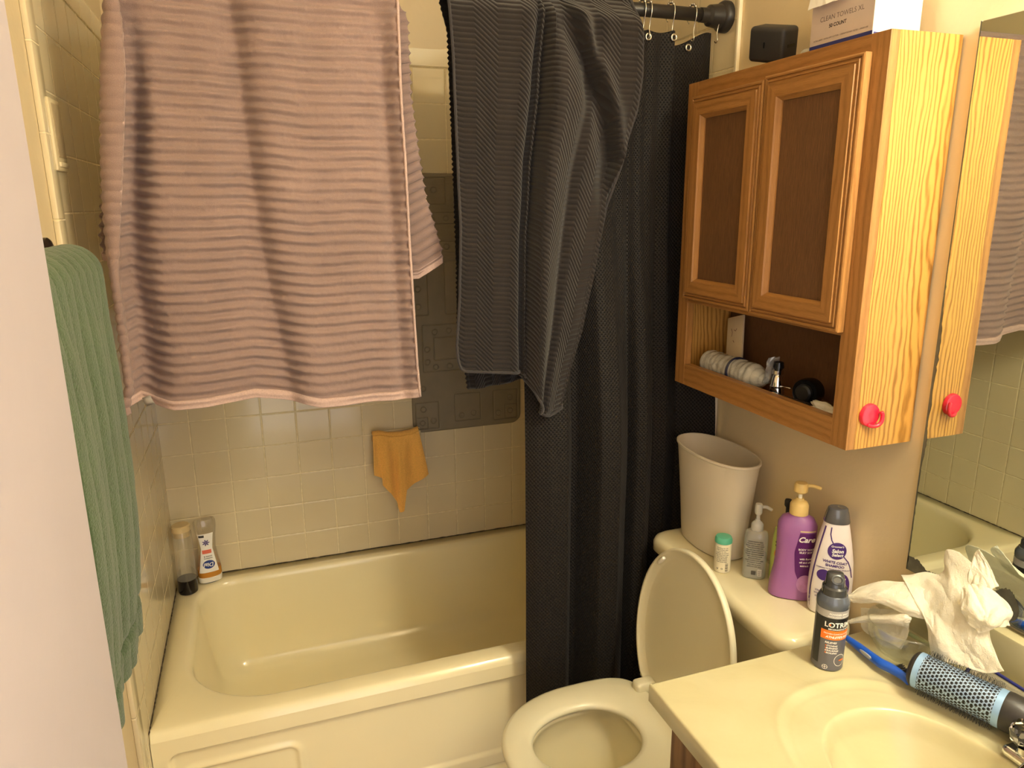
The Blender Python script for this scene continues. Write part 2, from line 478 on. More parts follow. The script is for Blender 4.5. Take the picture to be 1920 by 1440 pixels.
for d, z in ((0.022, 0.31), (0.030, 0.24), (0.042, 0.16), (0.058, 0.10), (0.078, 0.075), (0.11, 0.062), (0.17, 0.058), (0.24, 0.057)):
    rr_.append(opening(d, z))
loft(b, rr_, cap0=False, cap1=True)
tub = obj('bathtub', b, m_tub, None); tag(tub, 'almond enamel bathtub built in between the tiled walls', 'bathtub')
# apron: embossed front
nx, nz = 420, 130
xs = np.linspace(0.001, W-0.0005, nx); zs = np.linspace(0.003, DECK-0.024, nz)
X, Z = np.meshgrid(xs, zs)
def sdrr(X, Z, x0, x1, z0, z1, r):
    cx, cz, hx, hz = (x0+x1)/2, (z0+z1)/2, (x1-x0)/2-r, (z1-z0)/2-r
    qx = np.abs(X-cx)-hx; qz = np.abs(Z-cz)-hz
    return np.sqrt(np.maximum(qx, 0)**2+np.maximum(qz, 0)**2)+np.minimum(np.maximum(qx, qz), 0)-r
Y = np.full_like(X, TF-0.004)
lip = sdrr(X, Z, 0.035, W-0.03, 0.02, 0.312, 0.025)
Y = Y+0.019*sstep(0.003, -0.010, lip)
ring = lambda d, wd: np.exp(-(d/wd)**2)
p1 = sdrr(X, Z, 0.055, 0.335, 0.085, 0.252, 0.03)
p2 = sdrr(X, Z, 0.055, W-0.05, 0.03, 0.072, 0.02)
Y = Y-0.0075*ring(p1, 0.008)-0.008*sstep(0.006, -0.006, p2)
P = np.stack([X, Y, Z], -1)
obj('apron', grid_mesh(P), m_tub, tub)
b = bmesh.new(); loft(b, [ell(1.2, -0.38, 0.0575, 0.028, 0.028, 2, 32), ell(1.2, -0.38, 0.060, 0.024, 0.024, 2, 32)]); obj('drain', b, m_chrome, tub)

# ------------------------------------------------------------------ shower rod and rings
RZ, RYY = 2.027, -0.795
rod = empty('shower_rod', (0, RYY, RZ)); tag(rod, 'black tension shower rod running between the side walls', 'shower rod')
m_rod = mat('rod_paint', rgb(40, 37, 36), 0.4, 0.1)
b = bmesh.new(); tube(b, [(0.03, 0, 0), (1.33, 0, 0)], 0.0125, 24); obj('inner_tube', b, m_rod, rod)
b = bmesh.new(); tube(b, [(1.10, 0, 0), (1.405, 0, 0)], 0.0148, 24); obj('outer_tube', b, m_rod, rod)
for sx, xx in ((1, W), (-1, 0.001)):
    b = bmesh.new()
    prof = [(0, 0.036), (0.012, 0.036), (0.018, 0.033), (0.021, 0.028), (0.05, 0.024), (0.056, 0.017), (0.075, 0.0165)]
    rings = [[(xx-sx*h, r*math.cos(2*PI*k/40), r*math.sin(2*PI*k/40)) for k in range(40)] for h, r in prof]
    loft(b, rings); obj('end_flange', b, m_rod, rod, smooth='auto')
def ring_obj(x, lab):
    r = empty('curtain_ring', (x, RYY, RZ)); tag(r, lab, 'shower ring', 'shower rings on the right end of the rod')
    pts = []
    for k in range(15):
        a = math.radians(-58+ (k/14)*250); pts.append((0, 0.021*math.cos(a)*1.0, 0.0225*math.sin(a)))
    front = [(0, -0.0195, -0.012), (0.001, -0.013, -0.026), (0.0, -0.011, -0.042), (0, -0.014, -0.055), (0, -0.009, -0.0615), (0, -0.002, -0.057)]
    b = bmesh.new(); tube(b, smooth_path(pts[:1]+pts[1:]+front, 3), 0.0013, 8); obj('wire', b, m_nickel, r)
    for k in range(5):
        a = math.radians(40+25*k); b = bmesh.new(); bmesh.ops.create_uvsphere(b, u_segments=12, v_segments=8, radius=0.0036)
        bmesh.ops.translate(b, verts=b.verts, vec=(0, 0.0195*math.cos(a), 0.0215*math.sin(a))); obj('roller_bead', b, m_nickel, r)
    return r
for x, lab in ((1.235, 'wire shower ring half hidden behind the edge of the charcoal towel'), (1.251, 'wire shower ring hanging just clear of the charcoal towel'),
               (1.312, 'wire shower ring in the middle of the bare rod end'), (1.371, 'wire shower ring hooked through the clearly visible curtain grommet'),
               (1.437, 'wire shower ring hanging right against the end flange of the rod')): ring_obj(x, lab)

# ------------------------------------------------------------------ shower curtain
nu, nv = 700, 420
u = np.linspace(0, 1, nu); v = np.linspace(0, 1, nv)
U, V = np.meshgrid(u, v)
# fold line positions (x) and depths, bottom and top
kx = [0.928, 0.95, 0.985, 1.03, 1.048, 1.062, 1.085, 1.12, 1.17, 1.21, 1.222, 1.236, 1.26, 1.285, 1.30, 1.34, 1.38, 1.42, 1.462]
ky = [-0.835, -0.852, -0.868, -0.870, -0.852, -0.785, -0.800, -0.876, -0.884, -0.845, -0.805, -0.845, -0.858, -0.84, -0.80, -0.82, -0.80, -0.835, -0.868]
xx = np.linspace(kx[0], kx[-1], nu)
prof = np.interp(xx, kx, ky)
ker = np.hanning(21); ker /= ker.sum(); prof = np.convolve(np.pad(prof, 10, 'edge'), ker, 'valid')
kx2 = [0.93, 0.98, 1.03, 1.08, 1.13, 1.18, 1.235, 1.25, 1.28, 1.305, 1.318, 1.326, 1.345, 1.38, 1.41, 1.44]
ky2 = [-0.80, -0.785, -0.803, -0.785, -0.803, -0.785, -0.808, -0.80, -0.806, -0.812, -0.815, -0.782, -0.778, -0.786, -0.792, -0.782]
xt = np.linspace(0.93, 1.437, nu); proft = np.interp(xt, kx2, ky2); proft = np.convolve(np.pad(proft, 10, 'edge'), ker, 'valid')
zb = 0.205+0.006*np.sin(xx*40)
ztop = np.where(xt < 1.322, 1.984-0.006*np.abs(np.sin((xt-1.251)/0.06*PI)), 1.958+0.034*sstep(1.33, 1.43, xt))
blend = sstep(0.12, 0.6, 1-V)      # 0 at top, 1 low down
Xc = xx[None, :]*blend+xt[None, :]*(1-blend)
Yc = prof[None, :]*blend+proft[None, :]*(1-blend)+0.004*fbm(Xc*9, V*4, 3)
Zc = zb[None, :]*(1-V)+ztop[None, :]*V
P = np.stack([Xc, Yc, Zc], -1)
# unrolled width for the weave
du = np.sqrt(np.diff(xx)**2+np.diff(prof)**2); su = np.concatenate([[0], np.cumsum(du)])
UVc = np.stack([np.tile(su, (nv, 1)), Zc], -1)
def waffle(m, prev):
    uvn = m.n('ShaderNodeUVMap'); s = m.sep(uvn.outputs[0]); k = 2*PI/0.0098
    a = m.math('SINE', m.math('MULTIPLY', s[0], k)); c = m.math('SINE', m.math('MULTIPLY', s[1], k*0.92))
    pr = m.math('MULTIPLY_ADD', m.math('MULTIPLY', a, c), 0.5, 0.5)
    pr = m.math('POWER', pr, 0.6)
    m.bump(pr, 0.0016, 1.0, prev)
    # shade in the sunk cells of the weave is put into the colour
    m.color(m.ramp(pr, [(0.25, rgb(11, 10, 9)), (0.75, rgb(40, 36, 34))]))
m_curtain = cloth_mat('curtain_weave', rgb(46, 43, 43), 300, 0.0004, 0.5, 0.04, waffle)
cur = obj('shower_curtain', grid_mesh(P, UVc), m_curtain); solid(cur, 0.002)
tag(cur, 'black waffle-weave shower curtain bunched at the right end of the tub', 'shower curtain')
for x in (1.251, 1.371, 1.312):
    b = bmesh.new()
    i = int(np.argmin(abs(xt-x))); y = proft[i]-0.003; z = ztop[i]-0.016
    rg = []
    for h, r in ((0, 0.0045), (-0.002, 0.005), (-0.002, 0.0085), (0.0, 0.009)):
        rg.append([(x+r*math.cos(2*PI*k/24), y+h, z+r*math.sin(2*PI*k/24)) for k in range(24)])
    loft(b, rg, False, False)
    obj('grommet', b, m_nickel, cur)

# ------------------------------------------------------------------ towels over the rod
def pxz(tab, y):
    return [(at(px, py, 1, y).x, at(px, py, 1, y).z) for px, py in tab]
def side(tab, y):
    q = sorted(((z, x) for x, z in pxz(tab, y))); return [a for a, _ in q], [c for _, c in q]
def build_pink():
    yF = -0.842; nu = 420; nf = 560; nt_ = 24; nbk = 260
    Lz, Lx = side([(222, 0), (232, 60), (238, 150), (236, 250), (232, 361), (228, 450), (225, 520), (234, 640), (243, 720), (240, 768)], yF)
    Sz, Sx = side([(203, 0), (199, 60), (196, 150), (196, 300), (200, 400), (207, 480), (213, 520), (225, 600), (235, 680), (243, 740), (236, 768)], yF)
    Rz, Rx = side([(746, 0), (752, 167), (766, 389), (777, 555), (785, 680), (791, 745)], yF)
    ub = np.linspace(0, 1, nu)
    px_b = np.array([236, 262, 285, 312, 340, 400, 480, 520, 600, 640, 700, 760, 791]); py_b = np.array([770, 768, 755, 764, 768, 762, 748, 752, 762, 761, 755, 753, 745])
    rows = []; uv = []
    ztop_ = RZ+0.022
    def front_row(z_or_t, bottom=False):
        t = z_or_t       # 0 bottom .. 1 top
        zc0 = 1.17; zc = zc0+(ztop_-0.02-zc0)*t
        xl = interp(zc, Sz, Sx); xr = interp(zc, Rz, Rx)
        s_ = ub
        cu_ = 0.055
        curl = s_ < cu_; xbind = interp(zc, Lz, Lx)
        a = np.radians(-55-(s_/cu_)*205)
        rx = max(0.006, (xbind-xl)/1.57); cxm = xl+rx
        xcurl = cxm+rx*np.cos(a); ycurl = yF-0.006+0.024*np.sin(a)
        q = np.clip((s_-cu_)/(1-cu_), 0, 1)
        xm = cxm-0.002+(xr-cxm)*q
        plc = 0.012*(1-0.5*t)
        qf = 0.36+0.17*(1-t); dq = q-qf
        fold = 0.55*plc*np.cos(q*2*PI*2.1+0.9+0.5*t)*sstep(0.02, 0.14, q)+0.004*np.sin(q*27+1+2*t)*(0.3+0.7*t)*sstep(0.3, 0.9, t+0.1)
        fold = fold+0.017*np.where(dq < 0, np.exp(-(dq/0.09)**2), np.exp(-(dq/0.035)**2))-0.010*np.exp(-((dq-0.09)/0.06)**2)
        fold = fold+0.016*np.exp(-((q-0.945)/0.03)**2)*sstep(1.0, 0.75, t)
        valley = (0.034*sstep(0.95, 0.6, t))*np.exp(-((q-0.05)/(0.030+0.03*(1-t)))**2)
        ym = yF+0.012+fold+valley-0.010*sstep(0.9, 1.0, q)*t
        ym = ym+0.006*fbm(q*5, np.full_like(q, t*5), 5)
        x_ = np.where(curl, xcurl, xm); y_ = np.where(curl, ycurl, ym)
        # match end of curl to start of the sheet
        ye = yF-0.006+0.024*math.sin(math.radians(-260)); 
        y_ = np.where(~curl, ym+(ye-(yF+0.012+0.0*ym))*np.exp(-q/0.02)*0.4, y_)
        return x_, y_
    # bottom height per column
    zbot = []
    for s_ in ub:
        p_ = interp(236+(791-236)*s_, px_b, py_b); zbot.append(at(236+(791-236)*s_, p_, 1, yF).z)
    zbot = np.array(zbot)
    for j in range(nf):
        t = j/(nf-1); x_, y_ = front_row(t)
        z_ = zbot+(ztop_-0.012-zbot)*t
        k = sstep(0.93, 1.0, t); y_ = y_*(1-k)+(RYY-0.024)*k
        s_len = (1-t)*0.87
        # ribs
        ph = s_len/0.0213*2*PI+1.1*fbm(ub*4, np.full_like(ub, t*6), 8)+0.8*np.sin(ub*9)
        rib = np.sin(ph); rib = 0.0040*rib*(0.75+0.7*fbm(ub*14, np.full_like(ub, t*30), 9))+0.0009*fbm(ub*90, np.full_like(ub, t*130), 12, 2)
        hem = 1-sstep(0.0, 0.02, t)
        amp = (1-hem)*np.where(ub < 0.06, 0.4, 1.0)
        out = np.sign(np.where(ub < 0.055, 1, 1))
        # push along the surface normal (approx) so the outline is scalloped
        dx = np.gradient(x_); dy = np.gradient(y_); L_ = np.sqrt(dx*dx+dy*dy)+1e-9
        nxn, nyn = dy/L_, -dx/L_
        x2 = x_+nxn*rib*amp; y2 = y_+nyn*rib*amp
        rows.append(np.stack([x2, y2, z_], -1)); uv.append(np.stack([ub*0.62, np.full(nu, s_len)], -1))
    x_t = rows[-1][:, 0]
    for j in range(1, nt_):
        a = PI*j/nt_
        rows.append(np.stack([x_t, np.full(nu, RYY)-0.024*math.cos(a), np.full(nu, ztop_-0.012)+0.012*math.sin(a)], -1)); uv.append(np.stack([ub*0.62, np.full(nu, -0.02-0.05*j/nt_)], -1))
    bLz, bLx = side([(203, 0), (199, 100), (195, 250), (194, 400), (192, 489)], -0.76)
    bRz, bRx = side([(760, 0), (769, 194), (783, 300), (797, 389), (827, 492)], -0.76)
    zbl = at(192, 489, 1, -0.76).z; zbr = at(827, 492, 1, -0.76).z; zbm = at(777, 522, 1, -0.76).z
    for j in range(nbk):
        t = j/(nbk-1); zb_ = np.interp(ub, [0, 0.5, 0.92, 1.0], [zbl, zbm-0.03, zbm, zbr])
        z_ = (ztop_-0.012)*(1-t)+zb_*t
        zc = z_.mean(); xl = interp(zc, bLz, bLx); xr = interp(zc, bRz, bRx)
        k = sstep(0, 0.12, t); x_ = x_t*(1-k)+(xl+(xr-xl)*ub)*k
        y_ = (RYY+0.024)*(1-k)+(-0.76+0.01*np.cos(ub*2*PI*2.5)+0.004*np.sin(ub*31))*k
        s_len = -0.07-0.62*t
        rib = 0.0034*np.sin(s_len/0.0213*2*PI+0.8*np.sin(ub*9))*(1-sstep(0.965, 0.985, t))
        edge = sstep(0.985, 1.0, ub)-sstep(0.015, 0, ub)
        rows.append(np.stack([x_+edge*rib, y_+rib, z_], -1)); uv.append(np.stack([ub*0.62, np.full(nu, s_len)], -1))
    P = np.stack(rows); UV_ = np.stack(uv)
    m_ = cloth_mat('terry_pink', rgb(146, 123, 117), 700, 0.0022, 0.95, 0.2)
    t_ = obj('bath_towel', grid_mesh(P, UV_), m_); solid(t_, 0.005)
    tag(t_, 'mauve pink ribbed bath towel hanging wide over the shower rod', 'towel')
    # smooth woven hem along the lower front edge and the binding on the front left edge
    m_h = cloth_mat('hem_pink', rgb(184, 158, 150), 300, 0.0003, 0.8, 0.2)
    hb = []
    for j in range(9):
        r0 = P[max(0, int(j*13/8))].copy(); r0[:, 1] -= 0.0022; r0[:, 2] -= 0.0015; hb.append(r0)
    hem_ = obj('hem_band', grid_mesh(np.stack(hb)), m_h, t_); solid(hem_, 0.002)
    for ci, nm in ((0, 'edge_binding'), (nu-1, 'edge_binding')):
        b = bmesh.new(); sel = P[0:nf:8, ci]; ofs = 0.0 if ci == 0 else 0.001
        tube(b, [(p[0]+ofs, p[1]-0.001, p[2]) for p in sel], 0.003, 8); obj(nm, b, m_h, t_)
    # back hem
    hb = [P[nf+nt_-1+nbk-1-int(j*9/5)].copy() for j in range(6)]
    for r0 in hb: r0[:, 1] -= 0.0055
    hem2 = obj('hem_band', grid_mesh(np.stack(hb)), m_h, t_); solid(hem2, 0.003)
    # care tag
    q = at(272, 752, 1, yF-0.004)
    b = bmesh.new(); g = [[(q.x-0.004+0.008*i+0.010*j*0.2, q.y-0.004-0.004*math.sin(j*1.2), q.z+0.008-0.006*j+0.002*i) for i in range(3)] for j in range(4)]
    vs = [[b.verts.new(p) for p in r] for r in g]
    for j in range(3):
        for i in range(2): b.faces.new((vs[j][i], vs[j][i+1], vs[j+1][i+1], vs[j+1][i]))
    tg = obj('care_tag', b, mat('tag_cloth', rgb(150, 142, 134), 0.7, 0.05), t_); solid(tg, 0.0008)
    tg['label'] = 'small white care tag'
build_pink()

def build_charcoal():
    yF = -0.858; nu = 460; nf = 520; nt_ = 24; nbk = 160
    ztop_ = RZ+0.026
    Lz, Lx = side([(842, 0), (850, 100), (858, 300), (863, 420), (862, 560), (857, 650), (860, 680)], yF)
    Rz, Rx = side([(1196, 0), (1208, 60), (1206, 140), (1195, 210), (1178, 260), (1150, 340), (1130, 430), (1112, 520), (1090, 620), (1068, 690), (1050, 760), (1040, 770)], yF)
    Fz, Fx = side([(1015, 0), (1012, 60), (1003, 180), (990, 300), (982, 450), (980, 600), (981, 697)], yF)   # the deep fold
    ub = np.linspace(0, 1, nu); uf = 0.40
    zl = at(870, 697, 1, yF).z; zlm = at(980, 698, 1, yF).z; zr0 = at(1003, 742, 1, yF).z; zr1 = at(1040, 772, 1, yF).z
    zbot = np.interp(ub, [0, 0.012, 0.04, 0.39, 0.43, 0.47, 0.62, 0.8, 0.93, 1.0], [zl+0.03, zl+0.008, zl, zlm, zlm-0.02, zr0+0.01, zr1+0.008, zr1, zr1+0.004, zr1+0.03])
    rows = []; uv = []
    for j in range(nf):
        t = j/(nf-1); z_ = zbot+(ztop_-0.012-zbot)*t
        xl = np.interp(z_, Lz, Lx); xr = np.interp(z_, Rz, Rx); xf = np.interp(z_, Fz, Fx)
        a = np.clip(ub/uf, 0, 1); c = np.clip((ub-uf)/(1-uf), 0, 1)
        x_ = np.where(ub < uf, xl+(xf-xl)*a, xf+(xr-xf)*c)
        low = 1-t
        # left panel flat, then a deep groove, then a bulging right panel with a slanting swag
        y_ = np.where(ub < uf, yF+0.003*np.cos(a*5)-0.008*np.exp(-((a-0.86)/0.1)**2), yF-0.022-0.012*np.sin(np.clip(c*1.1+0.05, 0, 1)*PI)*(0.55+0.45*low)-0.040*np.exp(-((c-0.13)/0.15)**2)*sstep(1.0, 0.7, t))
        groove = np.where(ub < uf+0.012, 0.038*np.exp(-((ub-(uf+0.012))/0.030)**2), 0.092*np.exp(-((ub-(uf+0.012))/0.030)**2))*(0.2+0.8*sstep(1.0, 0.78, t))
        groove = np.where(ub < uf, 0.038*np.exp(-((ub-(uf+0.012))/0.030)**2)*(0.2+0.8*sstep(1.0, 0.78, t)), groove)
        y_ = np.minimum(y_+groove, -0.822)
        # second soft fold inside the right panel
        c2 = 0.40+0.10*t; y_ = y_-0.011*np.exp(-((c-c2+0.16)/0.10)**2)*sstep(0.0, 0.5, low+0.2)+0.012*np.exp(-((c-c2)/0.06)**2)
        # diagonal swag falling from the top towards the right edge
        cs = np.interp(t, [0.50, 0.62, 0.75, 0.9, 1.0], [0.97, 0.88, 0.62, 0.30, 0.16])
        sw = sstep(0.45, 0.62, t)
        dq = c-cs
        y_ = y_-0.020*sw*np.exp(-((dq-0.07)/0.08)**2)*(ub > uf+0.03)+0.042*sw*np.where(dq < 0, np.exp(-(dq/0.15)**2), np.exp(-(dq/0.035)**2))*(ub > uf+0.06)*(1-0.6*sstep(.85, 1, t))
        # right edge turns back
        y_ = y_+0.03*sstep(0.94, 1.0, c)
        y_ = y_+0.006*fbm(x_*12, z_*6, 21)
        k = sstep(0.93, 1.0, t); y_ = y_*(1-k)+(RYY-0.03)*k
        s_len = (1-t)*0.88
        rows.append(np.stack([x_, y_, z_], -1)); uv.append(np.stack([ub*0.50, np.full(nu, s_len)], -1))
    x_t = rows[-1][:, 0]
    for j in range(1, nt_):
        a = PI*j/nt_
        rows.append(np.stack([x_t, np.full(nu, RYY)-0.03*math.cos(a), np.full(nu, ztop_-0.012)+0.014*math.sin(a)], -1)); uv.append(np.stack([ub*0.5, np.full(nu, -0.02-0.05*j/nt_)], -1))
    bLz, bLx = side([(832, 0), (838, 60), (846, 250), (855, 500), (857, 640), (872, 700), (876, 730)], -0.752)
    zbb = at(930, 722, 1, -0.752).z; zb0 = at(876, 730, 1, -0.752).z
    for j in range(1, nbk):
        t = j/(nbk-1); zb_ = np.interp(ub, [0, 0.1, 0.4, 1.0], [zb0, zb0, zbb, zbb+0.02])
        z_ = (ztop_-0.012)*(1-t)+zb_*t
        xl = np.interp(z_, bLz, bLx); xr = xl*0+interp(z_.mean(), [1.15, 1.7, 2.05], [1.02, 1.12, x_t[-1]])
        k = sstep(0, 0.1, t); x_ = x_t*(1-k)+(xl+(xr-xl)*ub)*k
        y_ = (RYY+0.03)*(1-k)+(-0.748+0.005*np.cos(ub*20)-0.008*sstep(0.05, 0.0, ub))*k
        s_len = -0.07-0.85*t
        rib = 0.0022*np.sin(s_len/0.0112*2*PI)
        x_ = x_-rib*sstep(0.012, 0, ub)
        rows.append(np.stack([x_, y_, z_], -1)); uv.append(np.stack([ub*0.5, np.full(nu, s_len)], -1))
    P = np.stack(rows); UV_ = np.stack(uv)
    def chevron(m, prev):
        uvn = m.n('ShaderNodeUVMap'); s = m.sep(uvn.outputs[0])
        # staircase: flat zone, slanting zone, repeated across the width
        q = m.math('DIVIDE', s[0], 0.104); fl = m.math('FLOOR', q); fr = m.math('FRACT', q)
        ramp_ = m.math('MULTIPLY', m.math('MAXIMUM', m.math('SUBTRACT', fr, 0.5), 0.0), 2.0)
        ph = m.math('MULTIPLY', m.math('ADD', fl, ramp_), 0.045)
        a = m.math('SINE', m.math('MULTIPLY', m.math('ADD', s[1], m.math('MULTIPLY', ph, -1.0)), 2*PI/0.0112))
        h = m.math('MULTIPLY_ADD', a, 0.5, 0.5); h = m.math('POWER', h, 0.6)
        m.bump(h, 0.0028, 1.0, prev)
    m_ = cloth_mat('terry_charcoal', rgb(43, 38, 37), 700, 0.0015, 0.9, 0.15, chevron)
    t_ = obj('bath_towel', grid_mesh(P, UV_), m_); solid(t_, 0.005)
    tag(t_, 'charcoal herringbone bath towel draped over the rod beside the curtain', 'towel')
    m_h = cloth_mat('hem_charcoal', rgb(58, 54, 55), 300, 0.0003, 0.8, 0.2)
    edge = [P[j, 0] for j in range(nf-1, -1, -6)]+[P[0, i] for i in range(0, nu, 4)]+[P[j, nu-1] for j in range(0, nf, 6)]
    b = bmesh.new(); tube(b, [(p[0], p[1]-0.002, p[2]) for p in edge], 0.0032, 8); obj('edge_binding', b, m_h, t_)
build_charcoal()

# green towel on the bar by the door
bar = empty('towel_bar', (0.0, -0.968, 1.512)); tag(bar, 'dark metal towel bar on the left wall carrying the green towel', 'towel bar')
m_bar = mat('oiled_bronze', rgb(48, 38, 32), 0.3, 0.1, metal=0.7)
for yy in (0.0, -0.59):
    b = bmesh.new()
    rings = [[(h-0.007, yy+r*math.cos(2*PI*k/32), r*math.sin(2*PI*k/32)-0.25*max(0, h-0.01)) for k in range(32)] for h, r in ((0, 0.027), (0.006, 0.027), (0.010, 0.023), (0.014, 0.012), (0.075, 0.011))]
    loft(b, rings); obj('post', b, m_bar, bar, smooth='auto')
b = bmesh.new(); tube(b, [(0.062, -0.60, -0.018), (0.062, 0.008, -0.018)], 0.008, 16); obj('rod', b, m_bar, bar)
def build_green():
    nu, nf, nb = 200, 420, 160; ub = np.linspace(0, 1, nu)
    yA, yB = -1.075, -1.50     # far edge, near edge
    cx, cz = 0.062, 1.490
    zb = 0.90; rows = []; uv = []
    rs = 0.030
    for j in range(nf):
        t = j/(nf-1); z = zb+(cz-zb)*t
        yAt = yA-0.10*(1-t)**0.8; y = yAt+(yB-yAt)*ub
        x = cx+rs+0.016*np.sin(PI*t)*0.9+0.004*np.cos(ub*14)*sstep(1.0, 0.85, t)
        # standing ribs running down the length
        r_ = np.abs(np.sin((ub*0.325)/0.0165*PI*0.5))
        band = sstep(0.075, 0.085, t)*1-sstep(0.115, 0.125, t)
        rib = 0.0065*(r_**0.6-0.6)*(1-0.9*band)
        x = x+rib+0.004*fbm(ub*3, np.full_like(ub, t*5), 31)*sstep(1.0, 0.85, t)-0.02*sstep(0.12, 0.0, ub)-0.006*band
        zz = np.full(nu, z)+0.012*np.sin(ub*3)*(1-t)
        rows.append(np.stack([x, y, zz], -1)); uv.append(np.stack([ub*0.33, np.full(nu, z)], -1))
    for j in range(1, 20):
        a = PI*j/20; r_ = np.abs(np.sin((ub*0.325)/0.0165*PI*0.5))
        rr2 = rs-0.02*sstep(0.12, 0.0, ub)+0.0065*(r_**0.6-0.6)
        rows.append(np.stack([cx+rr2*math.cos(a), yA+(yB-yA)*ub, cz+rr2*math.sin(a)], -1)); uv.append(np.stack([ub*0.33, np.full(nu, 1.5+0.005*j)], -1))
    for j in range(nb):
        t = j/(nb-1); z = cz-(cz-0.98)*t
        x = cx-0.024+0.0*ub+0.010*sstep(0.12, 0, ub); rows.append(np.stack([x, yA+(yB-yA)*ub, np.full(nu, z)], -1)); uv.append(np.stack([ub*0.33, np.full(nu, z)], -1))
    m_ = cloth_mat('terry_green', rgb(72, 90, 62), 260, 0.006, 0.95, 0.25, var=0.28)
    t_ = obj('hand_towel', grid_mesh(np.stack(rows), np.stack(uv)), m_); solid(t_, 0.012, -1)
    tag(t_, 'thick sage green towel folded over the bar on the left wall', 'towel')
build_green()

# ------------------------------------------------------------------ things on the tiled back wall
# rubber bath mat stuck flat on the tiles
def bath_mat():
    x0, x1, z0, z1 = 0.813, 1.2176, 0.8005, 1.688
    nx, nz = 300, 620
    X, Z = np.meshgrid(np.linspace(x0, x1, nx), np.linspace(z0, z1, nz))
    d = sdrr(X, Z, x0, x1, z0, z1, 0.035)
    h = 0.0045*sstep(0.0, -0.004, d)
    def groove(dd, w_=0.0019, a=0.0028): return -a*np.exp(-(dd/w_)**2)
    mx, mz = X-x0, Z-z0
    rects = [(0.012, 0.095, 0.012, 0.11), (0.012, 0.055, 0.012, 0.055), (0.155, 0.25, 0.03, 0.13), (0.30, 0.392, 0.02, 0.13), (0.345, 0.392, 0.02, 0.075),
             (0.045, 0.19, 0.22, 0.385), (0.085, 0.17, 0.26, 0.34), (0.01, 0.07, 0.42, 0.60), (0.13, 0.30, 0.42, 0.60), (0.21, 0.392, 0.22, 0.385),
             (0.015, 0.39, 0.632, 0.668), (0.015, 0.39, 0.725, 0.762), (0.06, 0.14, 0.79, 0.875), (0.20, 0.30, 0.79, 0.875)]
    for a, b_, c, e in rects: h = h+groove(sdrr(mx, mz, a, b_, c, e, 0.004))
    dots = [(0.035, 0.035), (0.075, 0.04), (0.04, 0.085), (0.18, 0.05), (0.225, 0.055), (0.32, 0.045), (0.365, 0.05), (0.365, 0.10), (0.06, 0.30), (0.06, 0.255), (0.09, 0.235), (0.14, 0.235),
            (0.09, 0.36), (0.14, 0.362), (0.035, 0.45), (0.035, 0.51), (0.035, 0.57), (0.09, 0.65), (0.14, 0.65), (0.19, 0.65), (0.24, 0.65), (0.30, 0.65), (0.09, 0.743), (0.14, 0.743),
            (0.2, 0.743), (0.26, 0.743), (0.32, 0.743), (0.10, 0.835), (0.25, 0.835), (0.24, 0.25), (0.30, 0.25), (0.35, 0.35), (0.04, 0.16)]
    for a, c in dots:
        dd = np.sqrt((mx-a)**2+(mz-c)**2); h = h+groove(dd-0.0095, 0.0015, 0.0026)+0.0008*sstep(0.0085, 0.006, dd)
    fine = ((mz > 0.60) & (mz < 0.88)) & ~(((mz > 0.632) & (mz < 0.668)) | ((mz > 0.725) & (mz < 0.762)))
    h = h+np.where(fine, 0.0004*np.sin(mz/0.005*2*PI), 0)*sstep(0.0, -0.006, d)
    Y = -0.0015-np.maximum(h, 0)
    # squash everything outside the rounded outline onto the outline
    cx_, cz_ = (x0+x1)/2, (z0+z1)/2
    out = d > 0
    s_ = np.where(out, 1-d/np.sqrt((X-cx_)**2+(Z-cz_)**2), 1)
    X = cx_+(X-cx_)*s_; Z = cz_+(Z-cz_)*s_
    m_ = obj('bath_mat', grid_mesh(np.stack([X, Y, Z], -1)), mat('grey_rubber', rgb(128, 118, 98), 0.6, 0.06, 20))
    solid(m_, 0.0012, 1)
    tag(m_, 'large grey rubber bath mat with round cups stuck on the back tiles', 'bath mat')
bath_mat()

def ceramic_holder(px_mid, cx, z, wall):
    """ceramic tile holder with a bar; built in x along the wall"""
    pass
m_cer = mat('holder_ceramic', rgb(214, 198, 160), 0.18, 0.03, 10)
hd = empty('towel_holder', (0.752, 0.0, 0.812)); tag(hd, 'beige ceramic wash cloth holder set into the back tiles', 'towel holder')
b = bmesh.new(); box(b, -0.084, 0.084, -0.010, -0.0005, -0.02, 0.012, bev=0.004); obj('backplate', b, m_cer, hd, smooth='auto')
for ax_ in (-0.074, 0.074): obj('arm', B(ax_-0.006, ax_+0.006, -0.042, -0.009, -0.014, 0.010, bev=0.004), m_cer, hd, smooth='auto')
b = bmesh.new(); tube(b, [(-0.075, -0.034, -0.002), (0.075, -0.034, -0.002)], 0.0075, 16); obj('bar', b, m_cer, hd)

